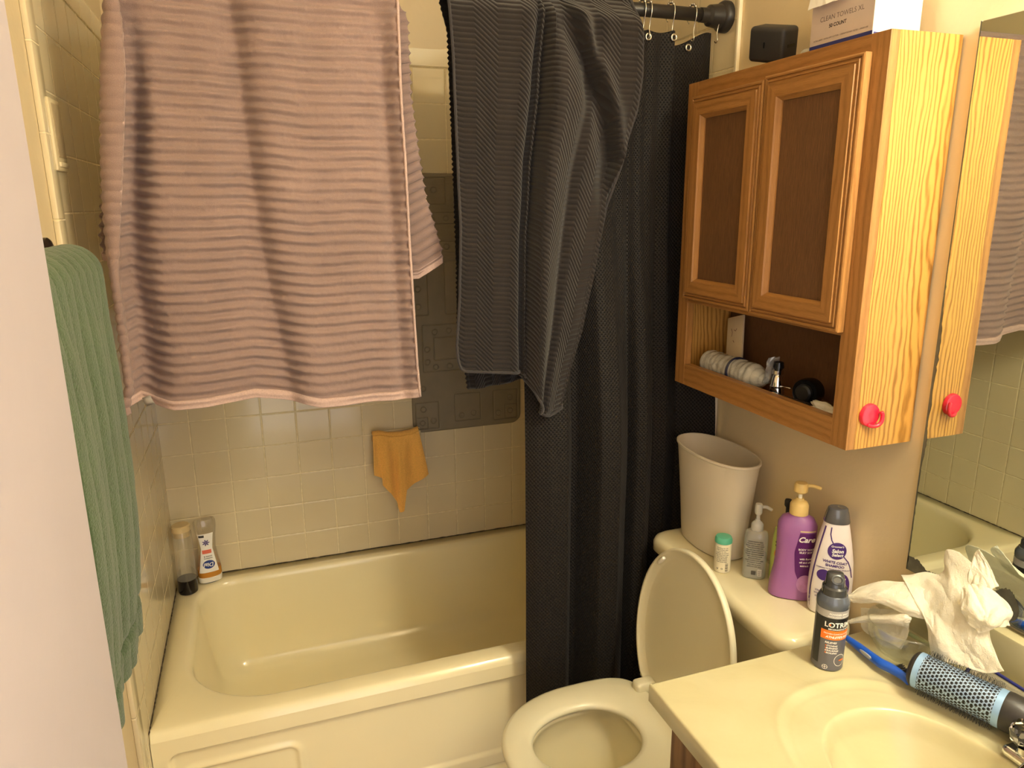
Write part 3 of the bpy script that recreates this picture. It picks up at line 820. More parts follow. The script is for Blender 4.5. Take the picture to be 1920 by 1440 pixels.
def washcloth():
    yP = -0.050; nu, nv = 160, 180
    top = [(699, 816), (712, 814), (730, 817), (752, 816), (772, 812), (785, 806)]
    bot = [(701, 890), (718, 898), (719, 911), (733, 924), (745, 941), (750, 960), (757, 956), (762, 918), (785, 902), (803, 888)]
    bt = [0, 0.14, 0.17, 0.30, 0.42, 0.50, 0.58, 0.66, 0.84, 1.0]
    ub = np.linspace(0, 1, nu)
    tp = [at(a, c, 1, yP) for a, c in top]; bp = [at(a, c, 1, yP) for a, c in bot]
    tx = np.interp(ub, np.linspace(0, 1, len(tp)), [p.x for p in tp]); tz = np.interp(ub, np.linspace(0, 1, len(tp)), [p.z for p in tp])
    bx = np.interp(ub, bt, [p.x for p in bp]); bz = np.interp(ub, bt, [p.z for p in bp])
    rows = []
    for j in range(20):     # over the bar, from behind
        a = PI*(1-j/20); rows.append(np.stack([tx, np.full(nu, -0.034+0.0125*math.cos(PI-a)*-1), tz-0.004+0.011*math.sin(a)], -1))
    rows = [np.stack([tx, np.full(nu, -0.020), tz-0.03-0.0*ub], -1)]+rows
    for j in range(nv):
        t = j/(nv-1); x = tx+(bx-tx)*t; z = (tz-0.004)+(bz-tz+0.004)*t
        fold = 0.007*np.cos(ub*2*PI*3.1+0.6)+0.010*np.exp(-((ub-0.53)/0.05)**2)
        y = -0.0465-fold*sstep(0, 0.35, t)*0.9+0.003*fbm(ub*6, np.full(nu, t*3), 5)-0.004
        rows.append(np.stack([x, y, z], -1))
    m_ = cloth_mat('cloth_orange', rgb(240, 184, 98), 300, 0.0008, 0.9, 0.3)
    o = obj('washcloth', grid_mesh(np.stack(rows)), m_); solid(o, 0.003, 0)
    tag(o, 'small orange wash cloth hanging to a point from the tile holder', 'washcloth')
washcloth()

# tall ceramic holder high on the left wall, behind the trim
sh = empty('soap_dish', (0.0, -0.805, 1.72)); tag(sh, 'beige ceramic soap holder set high in the left tiled wall', 'soap dish')
b = bmesh.new(); box(b, -0.001, 0.008, -0.040, 0.040, -0.065, 0.065, bev=0.004); obj('frame', b, m_cer, sh, smooth='auto')
b = bmesh.new(); box(b, 0.004, 0.012, -0.032, 0.032, -0.058, -0.048, bev=0.003); obj('tray', b, m_cer, sh, smooth='auto')
b = bmesh.new(); box(b, 0.0075, 0.0095, -0.028, 0.028, -0.040, 0.055, bev=0.0008); obj('recess_shade', b, mat('recess_shade', rgb(168, 150, 116), 0.3, 0.03), sh, smooth='auto')  # raised plate; the hollow's shade is put into its darker colour

# ------------------------------------------------------------------ bottles on the tub corner
def face_cam(x, y, extra=0.0):
    dx, dy = CAM[0]-x, CAM[1]-y; return math.atan2(dx, -dy)+extra
def thin_clear(name, tint, gloss=0.10, haze=0.0, hazec=(0.85, 0.85, 0.82, 1)):
    m_ = bpy.data.materials.new(name); m_.use_nodes = True; t = m_.node_tree; t.nodes.remove(t.nodes['Principled BSDF'])
    tr = t.nodes.new('ShaderNodeBsdfTransparent'); tr.inputs[0].default_value = tint
    gl_ = t.nodes.new('ShaderNodeBsdfGlossy'); gl_.inputs['Roughness'].default_value = 0.06; gl_.inputs[0].default_value = (1, 1, 1, 1)
    lw_ = t.nodes.new('ShaderNodeLayerWeight'); lw_.inputs[0].default_value = 0.35
    ma = t.nodes.new('ShaderNodeMath'); ma.operation = 'MULTIPLY_ADD'; ma.inputs[1].default_value = 0.45; ma.inputs[2].default_value = gloss*0.4
    t.links.new(lw_.outputs['Fresnel'], ma.inputs[0])
    mx = t.nodes.new('ShaderNodeMixShader'); t.links.new(ma.outputs[0], mx.inputs[0]); t.links.new(tr.outputs[0], mx.inputs[1]); t.links.new(gl_.outputs[0], mx.inputs[2])
    last = mx.outputs[0]
    if haze > 0:
        df = t.nodes.new('ShaderNodeBsdfDiffuse'); df.inputs[0].default_value = hazec
        m2 = t.nodes.new('ShaderNodeMixShader'); m2.inputs[0].default_value = haze; t.links.new(last, m2.inputs[1]); t.links.new(df.outputs[0], m2.inputs[2]); last = m2.outputs[0]
    t.links.new(last, t.nodes['Material Output'].inputs[0]); return m_
m_clear = NT('clear_plastic'); m_clear.color((0.97, 0.95, 0.9, 1)); m_clear.set(rough=0.06, trans=1.0, ior=1.25, spec=0.5)
m_clear = m_clear.m
def clear_mat(name, c, rough=0.05, ior=1.3):
    m = NT(name); m.color(c); m.set(rough=rough, trans=1.0, ior=ior); return m.m
bt = empty('shampoo_bottle', (0.040, -0.098, DECK+0.0005), rz=face_cam(0.04, -0.098)); tag(bt, 'tall clear cylinder bottle with dark liquid at the bottom in the tub corner', 'bottle')
R1 = 0.0295; H1 = 0.235
b = bmesh.new(); prof = [(0.050, R1), (H1-0.03, R1), (H1-0.022, R1-0.002), (H1-0.02, R1-0.003)]
lathe(b, prof, 48, cap0=False, cap1=False)
obj('shell', b, thin_clear('clear_shell', (0.95, 0.93, 0.88, 1), haze=0.10), bt, smooth='auto')
b = bmesh.new(); lathe(b, [(0, 0.024), (0.003, R1-0.001), (0.008, R1), (0.050, R1)], 48); obj('liquid', b, mat('dark_liquid', rgb(22, 16, 18), 0.15, 0.0), bt, smooth='auto')
b = bmesh.new(); lathe(b, [(H1-0.038, R1-0.0045), (H1-0.019, R1-0.0045), (H1-0.019, R1-0.001), (H1-0.004, R1-0.0015), (H1, R1-0.005)], 48)
obj('cap', b, mat('cap_tan', rgb(206, 184, 138), 0.35, 0.03), bt, smooth='auto')

bt = empty('body_wash_bottle', (0.104, -0.046, DECK+0.0005), rz=face_cam(0.104, -0.046, 0.1)); tag(bt, 'clear body wash bottle standing upside down with amber liquid left in it', 'bottle')
pf = [(0.022, 0.034, 0.020, 2.4), (0.028, 0.037, 0.022, 2.6), (0.06, 0.036, 0.022, 2.6), (0.09, 0.031, 0.020, 2.4), (0.125, 0.027, 0.018, 2.4), (0.16, 0.029, 0.020, 2.5), (0.195, 0.034, 0.021, 2.6), (0.215, 0.034, 0.020, 2.6), (0.222, 0.030, 0.017, 2.4)]
b = bmesh.new(); loft(b, [ell(0, 0, z, rx, ry, n, 56) for z, rx, ry, n in [(0.052, 0.0366, 0.022, 2.6)]+pf[2:]], False, True)
obj('shell', b, thin_clear('clear_shell_b', (0.95, 0.93, 0.90, 1), haze=0.08), bt, smooth='auto')
b = bottle_body([(0.022, 0.034, 0.020, 2.4), (0.028, 0.037, 0.022, 2.6), (0.052, 0.0366, 0.022, 2.6)])
obj('liquid', b, mat('amber_gel', rgb(196, 132, 44), 0.2, 0.02), bt, smooth='auto')
b = bottle_body([(0.004, 0.034, 0.019, 2.6), (0.006, 0.036, 0.021, 2.6), (0.021, 0.037, 0.022, 2.6), (0.0225, 0.035, 0.02, 2.6)]); obj('cap', b, m_white, bt, smooth='auto')
b = bottle_body([(0.0, 0.026, 0.014, 2.6), (0.004, 0.028, 0.016, 2.6)]); obj('cap_lid', b, mat('cap_blue', rgb(28, 62, 110), 0.35, 0.02), bt, smooth='auto')
fn = front_of(pf)
wd_ = lambda v: np.interp(v, [0.04, 0.09, 0.125, 0.16, 0.18], [0.030, 0.022, 0.017, 0.021, 0.024])
Decal(fn).rect(0, 1, 0, 1, 0.0006, 14, 20, lambda a, c: (wd_(0.042+0.136*c)*(2*a-1)-0.003, 0.042+0.136*c)).build('label', m_print_white, bt)
Decal(fn).disc(-0.002, 0.070, 0.0185, 0.0145, 0.0010).build('logo_oval', mat('dial_blue', rgb(26, 56, 132), 0.4, 0), bt)
Decal(fn).text('Dial', -0.002, 0.0755, 0.019, 0.02, 0.2, 0.0015, rot=PI).build('logo_text', m_print_white, bt)
Decal(fn).rect(-0.018, 0.010, 0.108, 0.121, 0.0010).build('label_band', mat('coral', rgb(222, 110, 84), 0.5, 0.02), bt)
Decal(fn).text('omega &', -0.002, 0.100, 0.0072, 0.02, 0, 0.001, rot=PI).text('moisture', -0.002, 0.093, 0.0072, 0.02, 0, 0.001, rot=PI).build('label_text', m_print_dark, bt)
d_ = Decal(fn)
for k in range(7):
    a = k*2*PI/7; d_.disc(-0.004+0.0062*math.cos(a), 0.1465+0.0062*math.sin(a), 0.0055, 0.0022, 0.001+0.00012*k, 14, 0, a)
d_.build('flower_print', mat('violet_print', rgb(104, 92, 140), 0.5, 0.1), bt)
Decal(fn).rect(-0.024, -0.008, 0.166, 0.174, 0.0012).build('barcode', m_print_dark, bt)

# ------------------------------------------------------------------ toilet
TX, TYC = 0.0, -1.168
toi = empty('toilet', (0.96, TYC, 0.0)); tag(toi, 'bone coloured toilet with its seat down and lid raised beside the vanity', 'toilet')
def egg(cx, x0, x1, hw, z, N=72, p=2.15, back=4.0):
    """outline in toilet space: front tip at x0, back at x1, half width hw"""
    pts = []; xm = x0+(x1-x0)*0.56
    for i in range(N):
        t = 2*PI*i/N; c, s_ = math.cos(t), math.sin(t)
        n = back if c > 0 else p
        a = (x1-xm) if c > 0 else (xm-x0)
        pts.append((xm+a*math.copysign(abs(c)**(2/n), c), hw*math.copysign(abs(s_)**(2/n), s_), z))
    return pts
def E_(x0, x1, hw, z, **k): return egg(0, x0-0.96, x1-0.96, hw, z, **k)
b = bmesh.new()
outer = [E_(0.86, 1.22, 0.105, 0.0), E_(0.865, 1.215, 0.10, 0.02), E_(0.88, 1.20, 0.09, 0.12), E_(0.85, 1.19, 0.105, 0.22), E_(0.80, 1.185, 0.15, 0.32), E_(0.775, 1.18, 0.172, 0.365), E_(0.772, 1.18, 0.174, 0.385), E_(0.78, 1.175, 0.168, 0.392)]
inner = [E_(0.825, 1.085, 0.115, 0.392), E_(0.828, 1.08, 0.112, 0.378), E_(0.815, 1.09, 0.124, 0.365), E_(0.825, 1.08, 0.118, 0.31), E_(0.85, 1.05, 0.095, 0.24), E_(0.89, 1.02, 0.06, 0.19), E_(0.92, 1.0, 0.035, 0.175)]
loft(b, outer+inner, True, True); obj('bowl', b, m_bone, toi)
b = bmesh.new(); rg = [ell(-0.96+0.955, 0, 0.2175, 0.078, 0.072, 2.2, 40), ell(-0.96+0.955, 0, 0.218, 0.076, 0.07, 2.2, 40)]; loft(b, rg)
obj('water', b, mat('bowl_water', rgb(190, 176, 140), 0.03, 0.0, spec=0.8), toi)
b = bmesh.new()
so = lambda d, z: E_(0.757+d, 1.165-d*0.6, 0.186-d, z)
si = lambda d, z: E_(0.826-d, 1.078+d, 0.100+d, z, p=2.1, back=2.1)
loft(b, [so(0.008, 0.395), so(0.001, 0.398), so(0.0, 0.404), so(0.003, 0.411), so(0.012, 0.4155), si(0.014, 0.4155), si(0.004, 0.411), si(0.0, 0.405), si(0.002, 0.398), si(0.006, 0.395)], False, False)
vs = list(b.verts); 
obj('seat', b, m_seat, toi)
# hinges
for s_ in (-1, 1):
    b = bmesh.new(); box(b, 1.132-0.96, 1.186-0.96, s_*0.108-0.017, s_*0.108+0.017, 0.403, 0.436, bev=0.009, seg=3); obj('hinge', b, m_seat, toi, smooth='auto')
b = bmesh.new(); tube(b, [(1.178-0.96, -0.15, 0.421), (1.178-0.96, 0.15, 0.421)], 0.0075, 12); obj('hinge_pin', b, m_seat, toi)
b = bmesh.new(); box(b, 1.10-0.96, 1.30-0.96, -0.15, 0.15, 0.36, 0.395, bev=0.015, seg=3); obj('rear_deck', b, m_bone, toi, smooth='auto')
# raised lid, dished on the inside; built flat then turned up about the hinge
LL, LW = 0.390, 0.192
def lidout(d, z, N=80):
    pts = []
    for i in range(N):
        t = 2*PI*i/N; c, s_ = math.cos(t), math.sin(t); xm = LL*0.44
        if c > 0: n, a = 2.05, LL-xm
        else: n, a = 2.1, xm*1.35
        pts.append((max(d*0.4, xm+(a-d)*math.copysign(abs(c)**(2/n), c)), (LW-d)*math.copysign(abs(s_)**(2/n), s_), z))
    return pts
b = bmesh.new()
loft(b, [lidout(0.03, 0.022), lidout(0.010, 0.020), lidout(0.001, 0.014), lidout(0.0, 0.006), lidout(0.002, 0.0), lidout(0.007, 0.0), lidout(0.009, 0.002), lidout(0.022, 0.0125), lidout(0.025, 0.0135), lidout(0.05, 0.0140), lidout(0.09, 0.0142)], True, True)
lid = obj('lid', b, m_seat, toi)
ang = math.radians(83)
# local x (length) goes up, local z (outer face) goes back towards the tank
lid.matrix_local = Matrix.Translation((1.168-0.96, 0.012, 0.424)) @ Matrix(((math.cos(ang), 0, math.sin(ang), 0), (0, 1, 0, 0), (math.sin(ang), 0, -math.cos(ang), 0), (0, 0, 0, 1)))
for (lx, ly, a) in ((0.322, 0.118, -0.7), (0.205, -0.176, 0.0)):
    b = bmesh.new(); box(b, -0.015, 0.015, -0.004, 0.004, -0.006, 0.004, bev=0.003, seg=3)
    q = obj('bumper', b, m_white, lid, smooth='auto'); q.location = (lx, ly, 0.0); q.rotation_euler = (0, 0, a)
# tank and its lid
def rr_ring(x0, x1, y0, y1, r, z): return rrect(x0, x1, y0, y1, (r,)*4, z, 8, 6)
TKY = -1.14-TYC; TX1 = W-0.012-0.96
b = bmesh.new()
loft(b, [rr_ring(1.30-0.96, TX1, TKY-0.225, TKY+0.225, 0.035, 0.385), rr_ring(1.292-0.96, TX1, TKY-0.235, TKY+0.235, 0.04, 0.42), rr_ring(1.280-0.96, TX1, TKY-0.25, TKY+0.25, 0.04, TANK-0.04)], True, True)
obj('tank', b, m_bone, toi, smooth='auto')
b = bmesh.new()
def tl(d, z): return rr_ring(1.262-0.96+d, W-0.010-0.96, TKY-0.272+d, TKY+0.272-d, 0.05, z)
loft(b, [tl(0.006, TANK-0.042), tl(0.0, TANK-0.036), tl(0.0, TANK-0.016), tl(0.004, TANK-0.006), tl(0.012, TANK-0.001), tl(0.022, TANK), tl(0.06, TANK)], True, True)
obj('tank_lid', b, m_bone, toi)
b = bmesh.new(); hx = 1.279-0.96; hy = TKY+0.20
loft(b, [[(hx-h, hy+r*math.cos(2*PI*k/24), 0.665+r*math.sin(2*PI*k/24)) for k in range(24)] for h, r in ((-0.002, 0.016), (0.006, 0.016), (0.010, 0.010), (0.016, 0.009))])
tube(b, [(hx-0.014, hy, 0.665), (hx-0.016, hy-0.03, 0.661), (hx-0.016, hy-0.07, 0.654)], 0.006, 12, True, [0.007, 0.006, 0.008]); obj('flush_lever', b, m_chrome, toi)

# ------------------------------------------------------------------ things on the tank
bn = empty('wastebasket', (1.385, -0.985, TANK+0.0005)); tag(bn, 'tall oval off-white plastic wastebasket standing on the toilet tank', 'wastebasket')
b = bmesh.new()
pr = [(0.0, 0.052, 0.100), (0.004, 0.056, 0.106), (0.10, 0.060, 0.117), (0.20, 0.065, 0.130), (0.246, 0.068, 0.137), (0.250, 0.0715, 0.1405), (0.2545, 0.0715, 0.1405), (0.2555, 0.069, 0.138)]
inn = [(0.2545, 0.0665, 0.1355), (0.20, 0.0625, 0.1275), (0.10, 0.0575, 0.1145), (0.006, 0.053, 0.103)]
loft(b, [ell(0, 0, z, a, c, 2.2, 72) for z, a, c in pr+inn])
obj('body', b, mat('bin_plastic', rgb(218, 208, 190), 0.45, 0.02, 5, sss=0.0), bn, smooth='auto')

def pump(parent, z, rc, hc, m_collar, m_stem, m_head, neck=0.011, stem=0.02, headr=0.011, headh=0.017, spout=0.035, ang=0.0, name='pump'):
    b = bmesh.new(); lathe(b, [(z, rc), (z+hc*0.75, rc), (z+hc, rc*0.82), (z+hc+0.004, rc*0.45), (z+hc+0.008, rc*0.4)], 36); obj('collar', b, m_collar, parent, smooth='auto')
    b = bmesh.new(); z1 = z+hc+0.006; lathe(b, [(z1, 0.0042), (z1+stem, 0.0042)], 20); obj('stem', b, m_stem, parent, smooth='auto')
    z2 = z1+stem; b = bmesh.new(); lathe(b, [(z2-0.004, headr*0.7), (z2, headr), (z2+headh*0.75, headr), (z2+headh, headr*0.85), (z2+headh+0.001, headr*0.3)], 32)
    d = (math.cos(ang), math.sin(ang))
    tube(b, smooth_path([(0, 0, z2+headh*0.6), (d[0]*spout*0.55, d[1]*spout*0.55, z2+headh*0.62), (d[0]*spout, d[1]*spout, z2+headh*0.28)], 5), 0.004, 12)
    obj('pump_head', b, m_head, parent, smooth='auto')

# small canister with a teal cap
cn = empty('wipes_canister', (1.325, -1.115, TANK+0.0005), rz=face_cam(1.325, -1.115, 0.1)); tag(cn, 'small white canister with a teal cap in front of the wastebasket', 'canister')
r = 0.0195
b = bmesh.new(); lathe(b, [(0, r-0.002), (0.002, r), (0.070, r), (0.0725, r-0.0015)], 48); obj('body', b, mat('canister_white', rgb(236, 228, 202), 0.4, 0.02), cn, smooth='auto')
b = bmesh.new(); lathe(b, [(0.0725, r-0.001), (0.074, r+0.0008), (0.082, r+0.0008), (0.0875, r-0.002), (0.0885, r-0.006)], 48); obj('cap', b, mat('teal_cap', rgb(96, 190, 160), 0.4, 0.03), cn, smooth='auto')
D = Decal(wrap(r))
for k in range(9): D.text(['directions for use', 'wipe surface clean', 'let it air dry', 'contains no alcohol', 'keep away from eyes', 'store below heat', 'close cap tightly', 'for daily cleaning', 'wash hands after'][k], -0.003, 0.064-0.0044*k, 0.0036, 0.02)
D.text('V', -0.012, 0.009, 0.006, 0.05).disc(-0.002, 0.012, 0.0022, 0.0022, 0.0006, 12, 0.6)
D.build('label_text', m_print_dark, cn)
D = Decal(wrap(r))
for k in range(9): D.rect(0.0055, 0.0125, 0.006+0.0023*k, 0.006+0.0023*k+(0.0009 if k % 3 else 0.0015), 0.0006, 3, 1)
D.build('barcode', m_print_dark, cn)

# clear pump bottle
cb = empty('pump_bottle', (1.378, -1.165, TANK+0.0005), rz=face_cam(1.378, -1.165, 0.0)); tag(cb, 'clear pump bottle half full of colourless gel between canister and green bottle', 'bottle')
pf = [(0, 0.024, 0.017, 3.0), (0.003, 0.0265, 0.0195, 3.2), (0.10, 0.0265, 0.0195, 3.2), (0.112, 0.024, 0.017, 2.8), (0.118, 0.014, 0.012, 2.2), (0.120, 0.012, 0.012, 2)]
b = bottle_body(pf)
obj('shell', b, thin_clear('clear_shell_c', (0.93, 0.94, 0.93, 1), haze=0.22), cb, smooth='auto')
b = bottle_body([(0.004, 0.0235, 0.0165, 3.0), (0.006, 0.0245, 0.0175, 3.2), (0.060, 0.0245, 0.0175, 3.2)]); obj('gel', b, thin_clear('gel', (0.90, 0.92, 0.91, 1), haze=0.25, hazec=(0.72, 0.74, 0.72, 1)), cb, smooth='auto')
m_frost = thin_clear('frosted_pump', (0.93, 0.93, 0.91, 1), haze=0.45)
pump(cb, 0.118, 0.0135, 0.018, m_frost, m_frost, m_frost, stem=0.018, headr=0.0085, headh=0.022, spout=0.030, ang=0.35)
fn = front_of(pf); D = Decal(fn)
for k in range(13): D.text(['gentle foaming face', 'cleanser for daily use', 'lather with warm water', 'rinse thoroughly and', 'pat skin dry with care', 'water glycerin sodium', 'cocoyl glycinate betaine', 'citric acid fragrance', 'phenoxyethanol', 'avoid contact with eyes', 'if irritation occurs', 'stop use at once', 'made for soft skin'][k], -0.001, 0.094-0.0052*k, 0.0042, 0.02)
D.build('label_text', m_print_dark, cb)
Decal(fn).rect(0.008, 0.017, 0.010, 0.027, 0.0007).build('label', m_print_white, cb)
D = Decal(fn)
for k in range(8): D.rect(0.009, 0.016, 0.0115+0.0018*k, 0.0122+0.0018*k, 0.0012, 2, 1)
D.rect(-0.006, 0.004, 0.012, 0.022, 0.0005)
D.build('barcode', m_print_dark, cb)

# green bottle with black pump, half hidden
gb = empty('soap_bottle', (1.426, -1.204, TANK+0.0005), rz=face_cam(1.425, -1.195, -0.15)); tag(gb, 'lime green soap bottle with a black pump behind the purple bottle', 'bottle')
pf = [(0, 0.026, 0.020, 2.4), (0.003, 0.029, 0.022, 2.5), (0.05, 0.0285, 0.022, 2.5), (0.11, 0.0255, 0.0195, 2.5), (0.128, 0.023, 0.017, 2.4), (0.134, 0.014, 0.012, 2)]
m_g = NT('lime'); m_g.color(rgb(188, 204, 112)); m_g.set(rough=0.3, sss=0.0); m_g = m_g.m
b = bottle_body(pf); obj('body', b, m_g, gb, smooth='auto')
pump(gb, 0.133, 0.0125, 0.022, m_black, m_black, m_black, stem=0.026, headr=0.008, headh=0.014, spout=0.038, ang=0.3)
fn = front_of(pf); Decal(fn).text('&', -0.012, 0.098, 0.016, 0.03).text('co', -0.012, 0.09, 0.010, 0.03).build('label_text', m_print_dark, gb)
Decal(fn).disc(-0.012, 0.072, 0.006, 0.011).build('label_spot', mat('orange_print', rgb(216, 140, 70), 0.5, 0), gb)

# purple body wash with cream pump
pb = empty('body_wash_bottle', (1.405, -1.262, TANK+0.0005), rz=face_cam(1.405, -1.262, 0.12)); tag(pb, 'big purple body wash bottle with a cream pump on the tank', 'bottle')
pf = [(0, 0.045, 0.026, 2.6), (0.003, 0.0495, 0.030, 2.7), (0.03, 0.0485, 0.0295, 2.7), (0.07, 0.042, 0.0265, 2.6), (0.11, 0.0395, 0.026, 2.6), (0.15, 0.041, 0.027, 2.7), (0.172, 0.0405, 0.026, 2.6), (0.186, 0.033, 0.022, 2.3), (0.193, 0.02, 0.017, 2.0), (0.196, 0.016, 0.016, 2.0)]
m_p = mat('purple_plastic', rgb(160, 104, 168), 0.35, 0.02, 5)
obj('body', bottle_body(pf), m_p, pb, smooth='auto')
m_cream = mat('cream_plastic', rgb(228, 200, 132), 0.4, 0.02)
pump(pb, 0.195, 0.0195, 0.028, m_cream, m_white, m_cream, stem=0.018, headr=0.0145, headh=0.019, spout=0.042, ang=0.25)
fn = front_of(pf)
lw = lambda c: np.interp(c, [0, 0.2, 0.6, 1.0], [0.010, 0.0, -0.004, 0.004])
Decal(fn).rect(0, 1, 0, 1, 0.0006, 14, 18, lambda a, c: (lw(c)+(0.0375-lw(c))*a, 0.045+0.115*c)).build('label', mat('deep_purple', rgb(92, 30, 104), 0.4, 0.05), pb)
Decal(fn).text('Care', 0.018, 0.140, 0.017, 0.03, 0.3, 0.0012).text('BODY WASH', 0.021, 0.120, 0.006, 0.03, 0, 0.0012).text('SILKY SOFT', 0.021, 0.113, 0.006, 0.03, 0, 0.0012).text('with floral', 0.020, 0.098, 0.006, 0.03, 0, 0.0012).text('oil and silk', 0.020, 0.090, 0.006, 0.03, 0, 0.0012).text('extract', 0.018, 0.082, 0.006, 0.03, 0, 0.0012).build('label_text', m_print_white, pb)
Decal(fn).rect(0.004, 0.036, 0.1625, 0.1655, 0.0008).build('label_band', mat('gold_ink', rgb(220, 200, 150), 0.4, 0), pb)
Decal(fn).disc(0.022, 0.042, 0.017, 0.020, 0.0009).build('label_flower', mat('pale_violet', rgb(196, 140, 200), 0.4, 0.2, 60), pb)

# white grooming shampoo with grey cap
wb_ = empty('shampoo_bottle', (1.432, -1.343, TANK+0.0005), rz=face_cam(1.432, -1.343, 0.22)); tag(wb_, 'white shampoo bottle with purple print and a grey cap, nearest the mirror on the tank', 'bottle')
pf = [(0, 0.036, 0.022, 2.4), (0.004, 0.040, 0.0245, 2.5), (0.04, 0.0435, 0.026, 2.5), (0.08, 0.0435, 0.026, 2.5), (0.12, 0.0405, 0.025, 2.5), (0.16, 0.034, 0.0225, 2.4), (0.19, 0.028, 0.0205, 2.3), (0.208, 0.024, 0.0195, 2.2)]
obj('body', bottle_body(pf), mat('pearl_white', rgb(228, 220, 220), 0.3, 0.02, 5), wb_, smooth='auto')
b = bottle_body([(0.207, 0.0255, 0.0205, 2.2), (0.209, 0.0262, 0.0212, 2.2), (0.226, 0.0225, 0.018, 2.2), (0.237, 0.0195, 0.0155, 2.2), (0.239, 0.017, 0.013, 2.2)]); obj('cap', b, mat('cap_grey', rgb(84, 84, 88), 0.2, 0.02, coat=0.5), wb_, smooth='auto')
fn = front_of(pf); m_v = mat('violet_ink', rgb(74, 46, 118), 0.4, 0.04)
for a_ in ((0.002, 0.150, 0.0185, 0.0185), (-0.020, 0.094, 0.0125, 0.0125), (0.017, 0.070, 0.0165, 0.030)): Decal(fn).disc(*a_, 0.0006).build('label_spot', m_v, wb_)
D = Decal(fn)
D.line([(-0.022+0.0*k-0.019*math.sin(k/20*PI*0.62), 0.200-0.0093*k) for k in range(21)], 0.0022)
D.line([(-0.012, 0.200), (-0.013, 0.185), (-0.010, 0.172), (-0.006, 0.165)], 0.0022)
D.line([(0.016, 0.138), (0.026, 0.126), (0.033, 0.108), (0.0365, 0.090)], 0.0022)
D.build('label_lines', m_v, wb_)
Decal(fn).text("Groomer's", 0.002, 0.158, 0.0056, 0.02, 0.2, 0.0013).text('Salon', 0.003, 0.1465, 0.0108, 0.03, 0.2, 0.0013).text('Select', 0.003, 0.1385, 0.0092, 0.03, 0.2, 0.0013).build('logo_text', m_print_white, wb_)
for pts_, w_ in (([(0.012, 0.045), (0.014, 0.07), (0.017, 0.095)], 0.0015), ([(0.02, 0.045), (0.021, 0.07), (0.0235, 0.09)], 0.0012)): Decal(fn).line(pts_, w_, 0.0012).build('highlight_stroke', m_print_white, wb_)  # highlights on the violet oval, painted as white strokes
Decal(fn).text('WHITE COAT', 0.0, 0.122, 0.0078, 0.03, 0, 0.001, -0.1).text('SHAMPOO', 0.0, 0.114, 0.0078, 0.03, 0, 0.001, -0.1).text('COMPARE TO SALON BLANC DE BLANCS', -0.001, 0.108, 0.0036, 0.02, 0, 0.001, -0.06).text('Cleans', -0.026, 0.056, 0.005, 0.02).text('Whitens', -0.026, 0.049, 0.005, 0.02).text('Shines', -0.026, 0.042, 0.005, 0.02).build('label_text', m_v, wb_)

# ------------------------------------------------------------------ wall cabinet
cab = empty('wall_cabinet', (0, 0, 0)); tag(cab, 'golden oak wall cabinet with two doors and an open shelf over the toilet', 'cabinet')
XF = CX+0.019     # back of the face frame
b = bmesh.new(); box(b, XF, W+0.003, CY2, CY2+0.014, CZ1, CZ2)
obj('side_panel', b, m_oak_side, cab, smooth=False)
obj('side_panel', B(XF, W+0.003, CY1-0.014, CY1, CZ1, CZ2), m_oak_side, cab, smooth=False)
obj('back_panel', B(W-0.004, W+0.003, CY2+0.014, CY1-0.014, CZ1, CZ2), m_oak_dark, cab, smooth=False)
obj('top_panel', B(XF, W+0.003, CY2+0.014, CY1-0.014, CZ2-0.014, CZ2), m_oak_y, cab, smooth=False)
obj('bottom_panel', B(XF, W-0.004, CY2+0.014, CY1-0.014, CZ1+0.012, CZ1+0.026), m_oak_y, cab, smooth=False)
obj('shelf_panel', B(XF, W-0.004, CY2+0.014, CY1-0.014, 1.372, 1.386), m_oak_y, cab, smooth=False)
m_post = m_oak
for y0, y1 in ((CY2, CY2+0.040), (CY1-0.040, CY1)):
    obj('frame_stile', B(CX, XF, y0, y1, CZ1, CZ2, bev=0.0008), m_post, cab, smooth=False)
for z0, z1 in ((CZ1, CZ1+0.052), (1.355, 1.40), (CZ2-0.036, CZ2)):
    obj('frame_rail', B(CX+0.0003, XF, CY2+0.040, CY1-0.040, z0, z1), m_oak_y, cab, smooth=False)
def cab_door(ya, yb, z0, z1):
    """ya > yb; overlay door with a moulded outer edge and a recessed panel"""
    d = empty('door', (CX-0.001, 0, 0)); d.parent = cab
    th = 0.019; fw = 0.050
    # profile across the frame, from outer edge to inner edge: (inset, thickness out)
    prof = [(0.0, 0.0), (0.0, 0.0135), (0.0025, 0.0150), (0.0055, 0.0150), (0.0062, 0.0125), (0.0085, 0.0125), (0.0095, 0.0165), (0.0125, 0.0165), (0.0132, 0.0145), (0.0155, 0.0145), (0.0165, th), (fw-0.008, th), (fw-0.006, th-0.003), (fw, th-0.009), (fw, th-0.014)]
    corner = lambda i: [(ya-i, z0+i), (yb+i, z0+i), (yb+i, z1-i), (ya-i, z1-i)]
    rings = [[(-h, y, z) for y, z in corner(i)] for i, h in prof]
    # four mitred pieces so the grain follows each stick
    for k in range(4):
        b = bmesh.new()
        vv = [[b.verts.new(r[k]), b.verts.new(r[(k+1) % 4])] for r in rings]
        for a, c in zip(vv, vv[1:]): b.faces.new((a[0], a[1], c[1], c[0]))
        b.normal_update()
        obj('door_rail' if k % 2 == 0 else 'door_stile', b, m_oak_y if k % 2 == 0 else m_oak, d, smooth=False)
    b = B(-(th-0.012), 0.0, yb+fw-0.004, ya-fw+0.004, z0+fw-0.004, z1-fw+0.004); obj('door_panel', b, m_oak_dark, d, smooth=False)
    obj('door_back', B(-0.0005, 0.0005, yb+0.001, ya-0.001, z0+0.001, z1-0.001), m_oak, d, smooth=False)
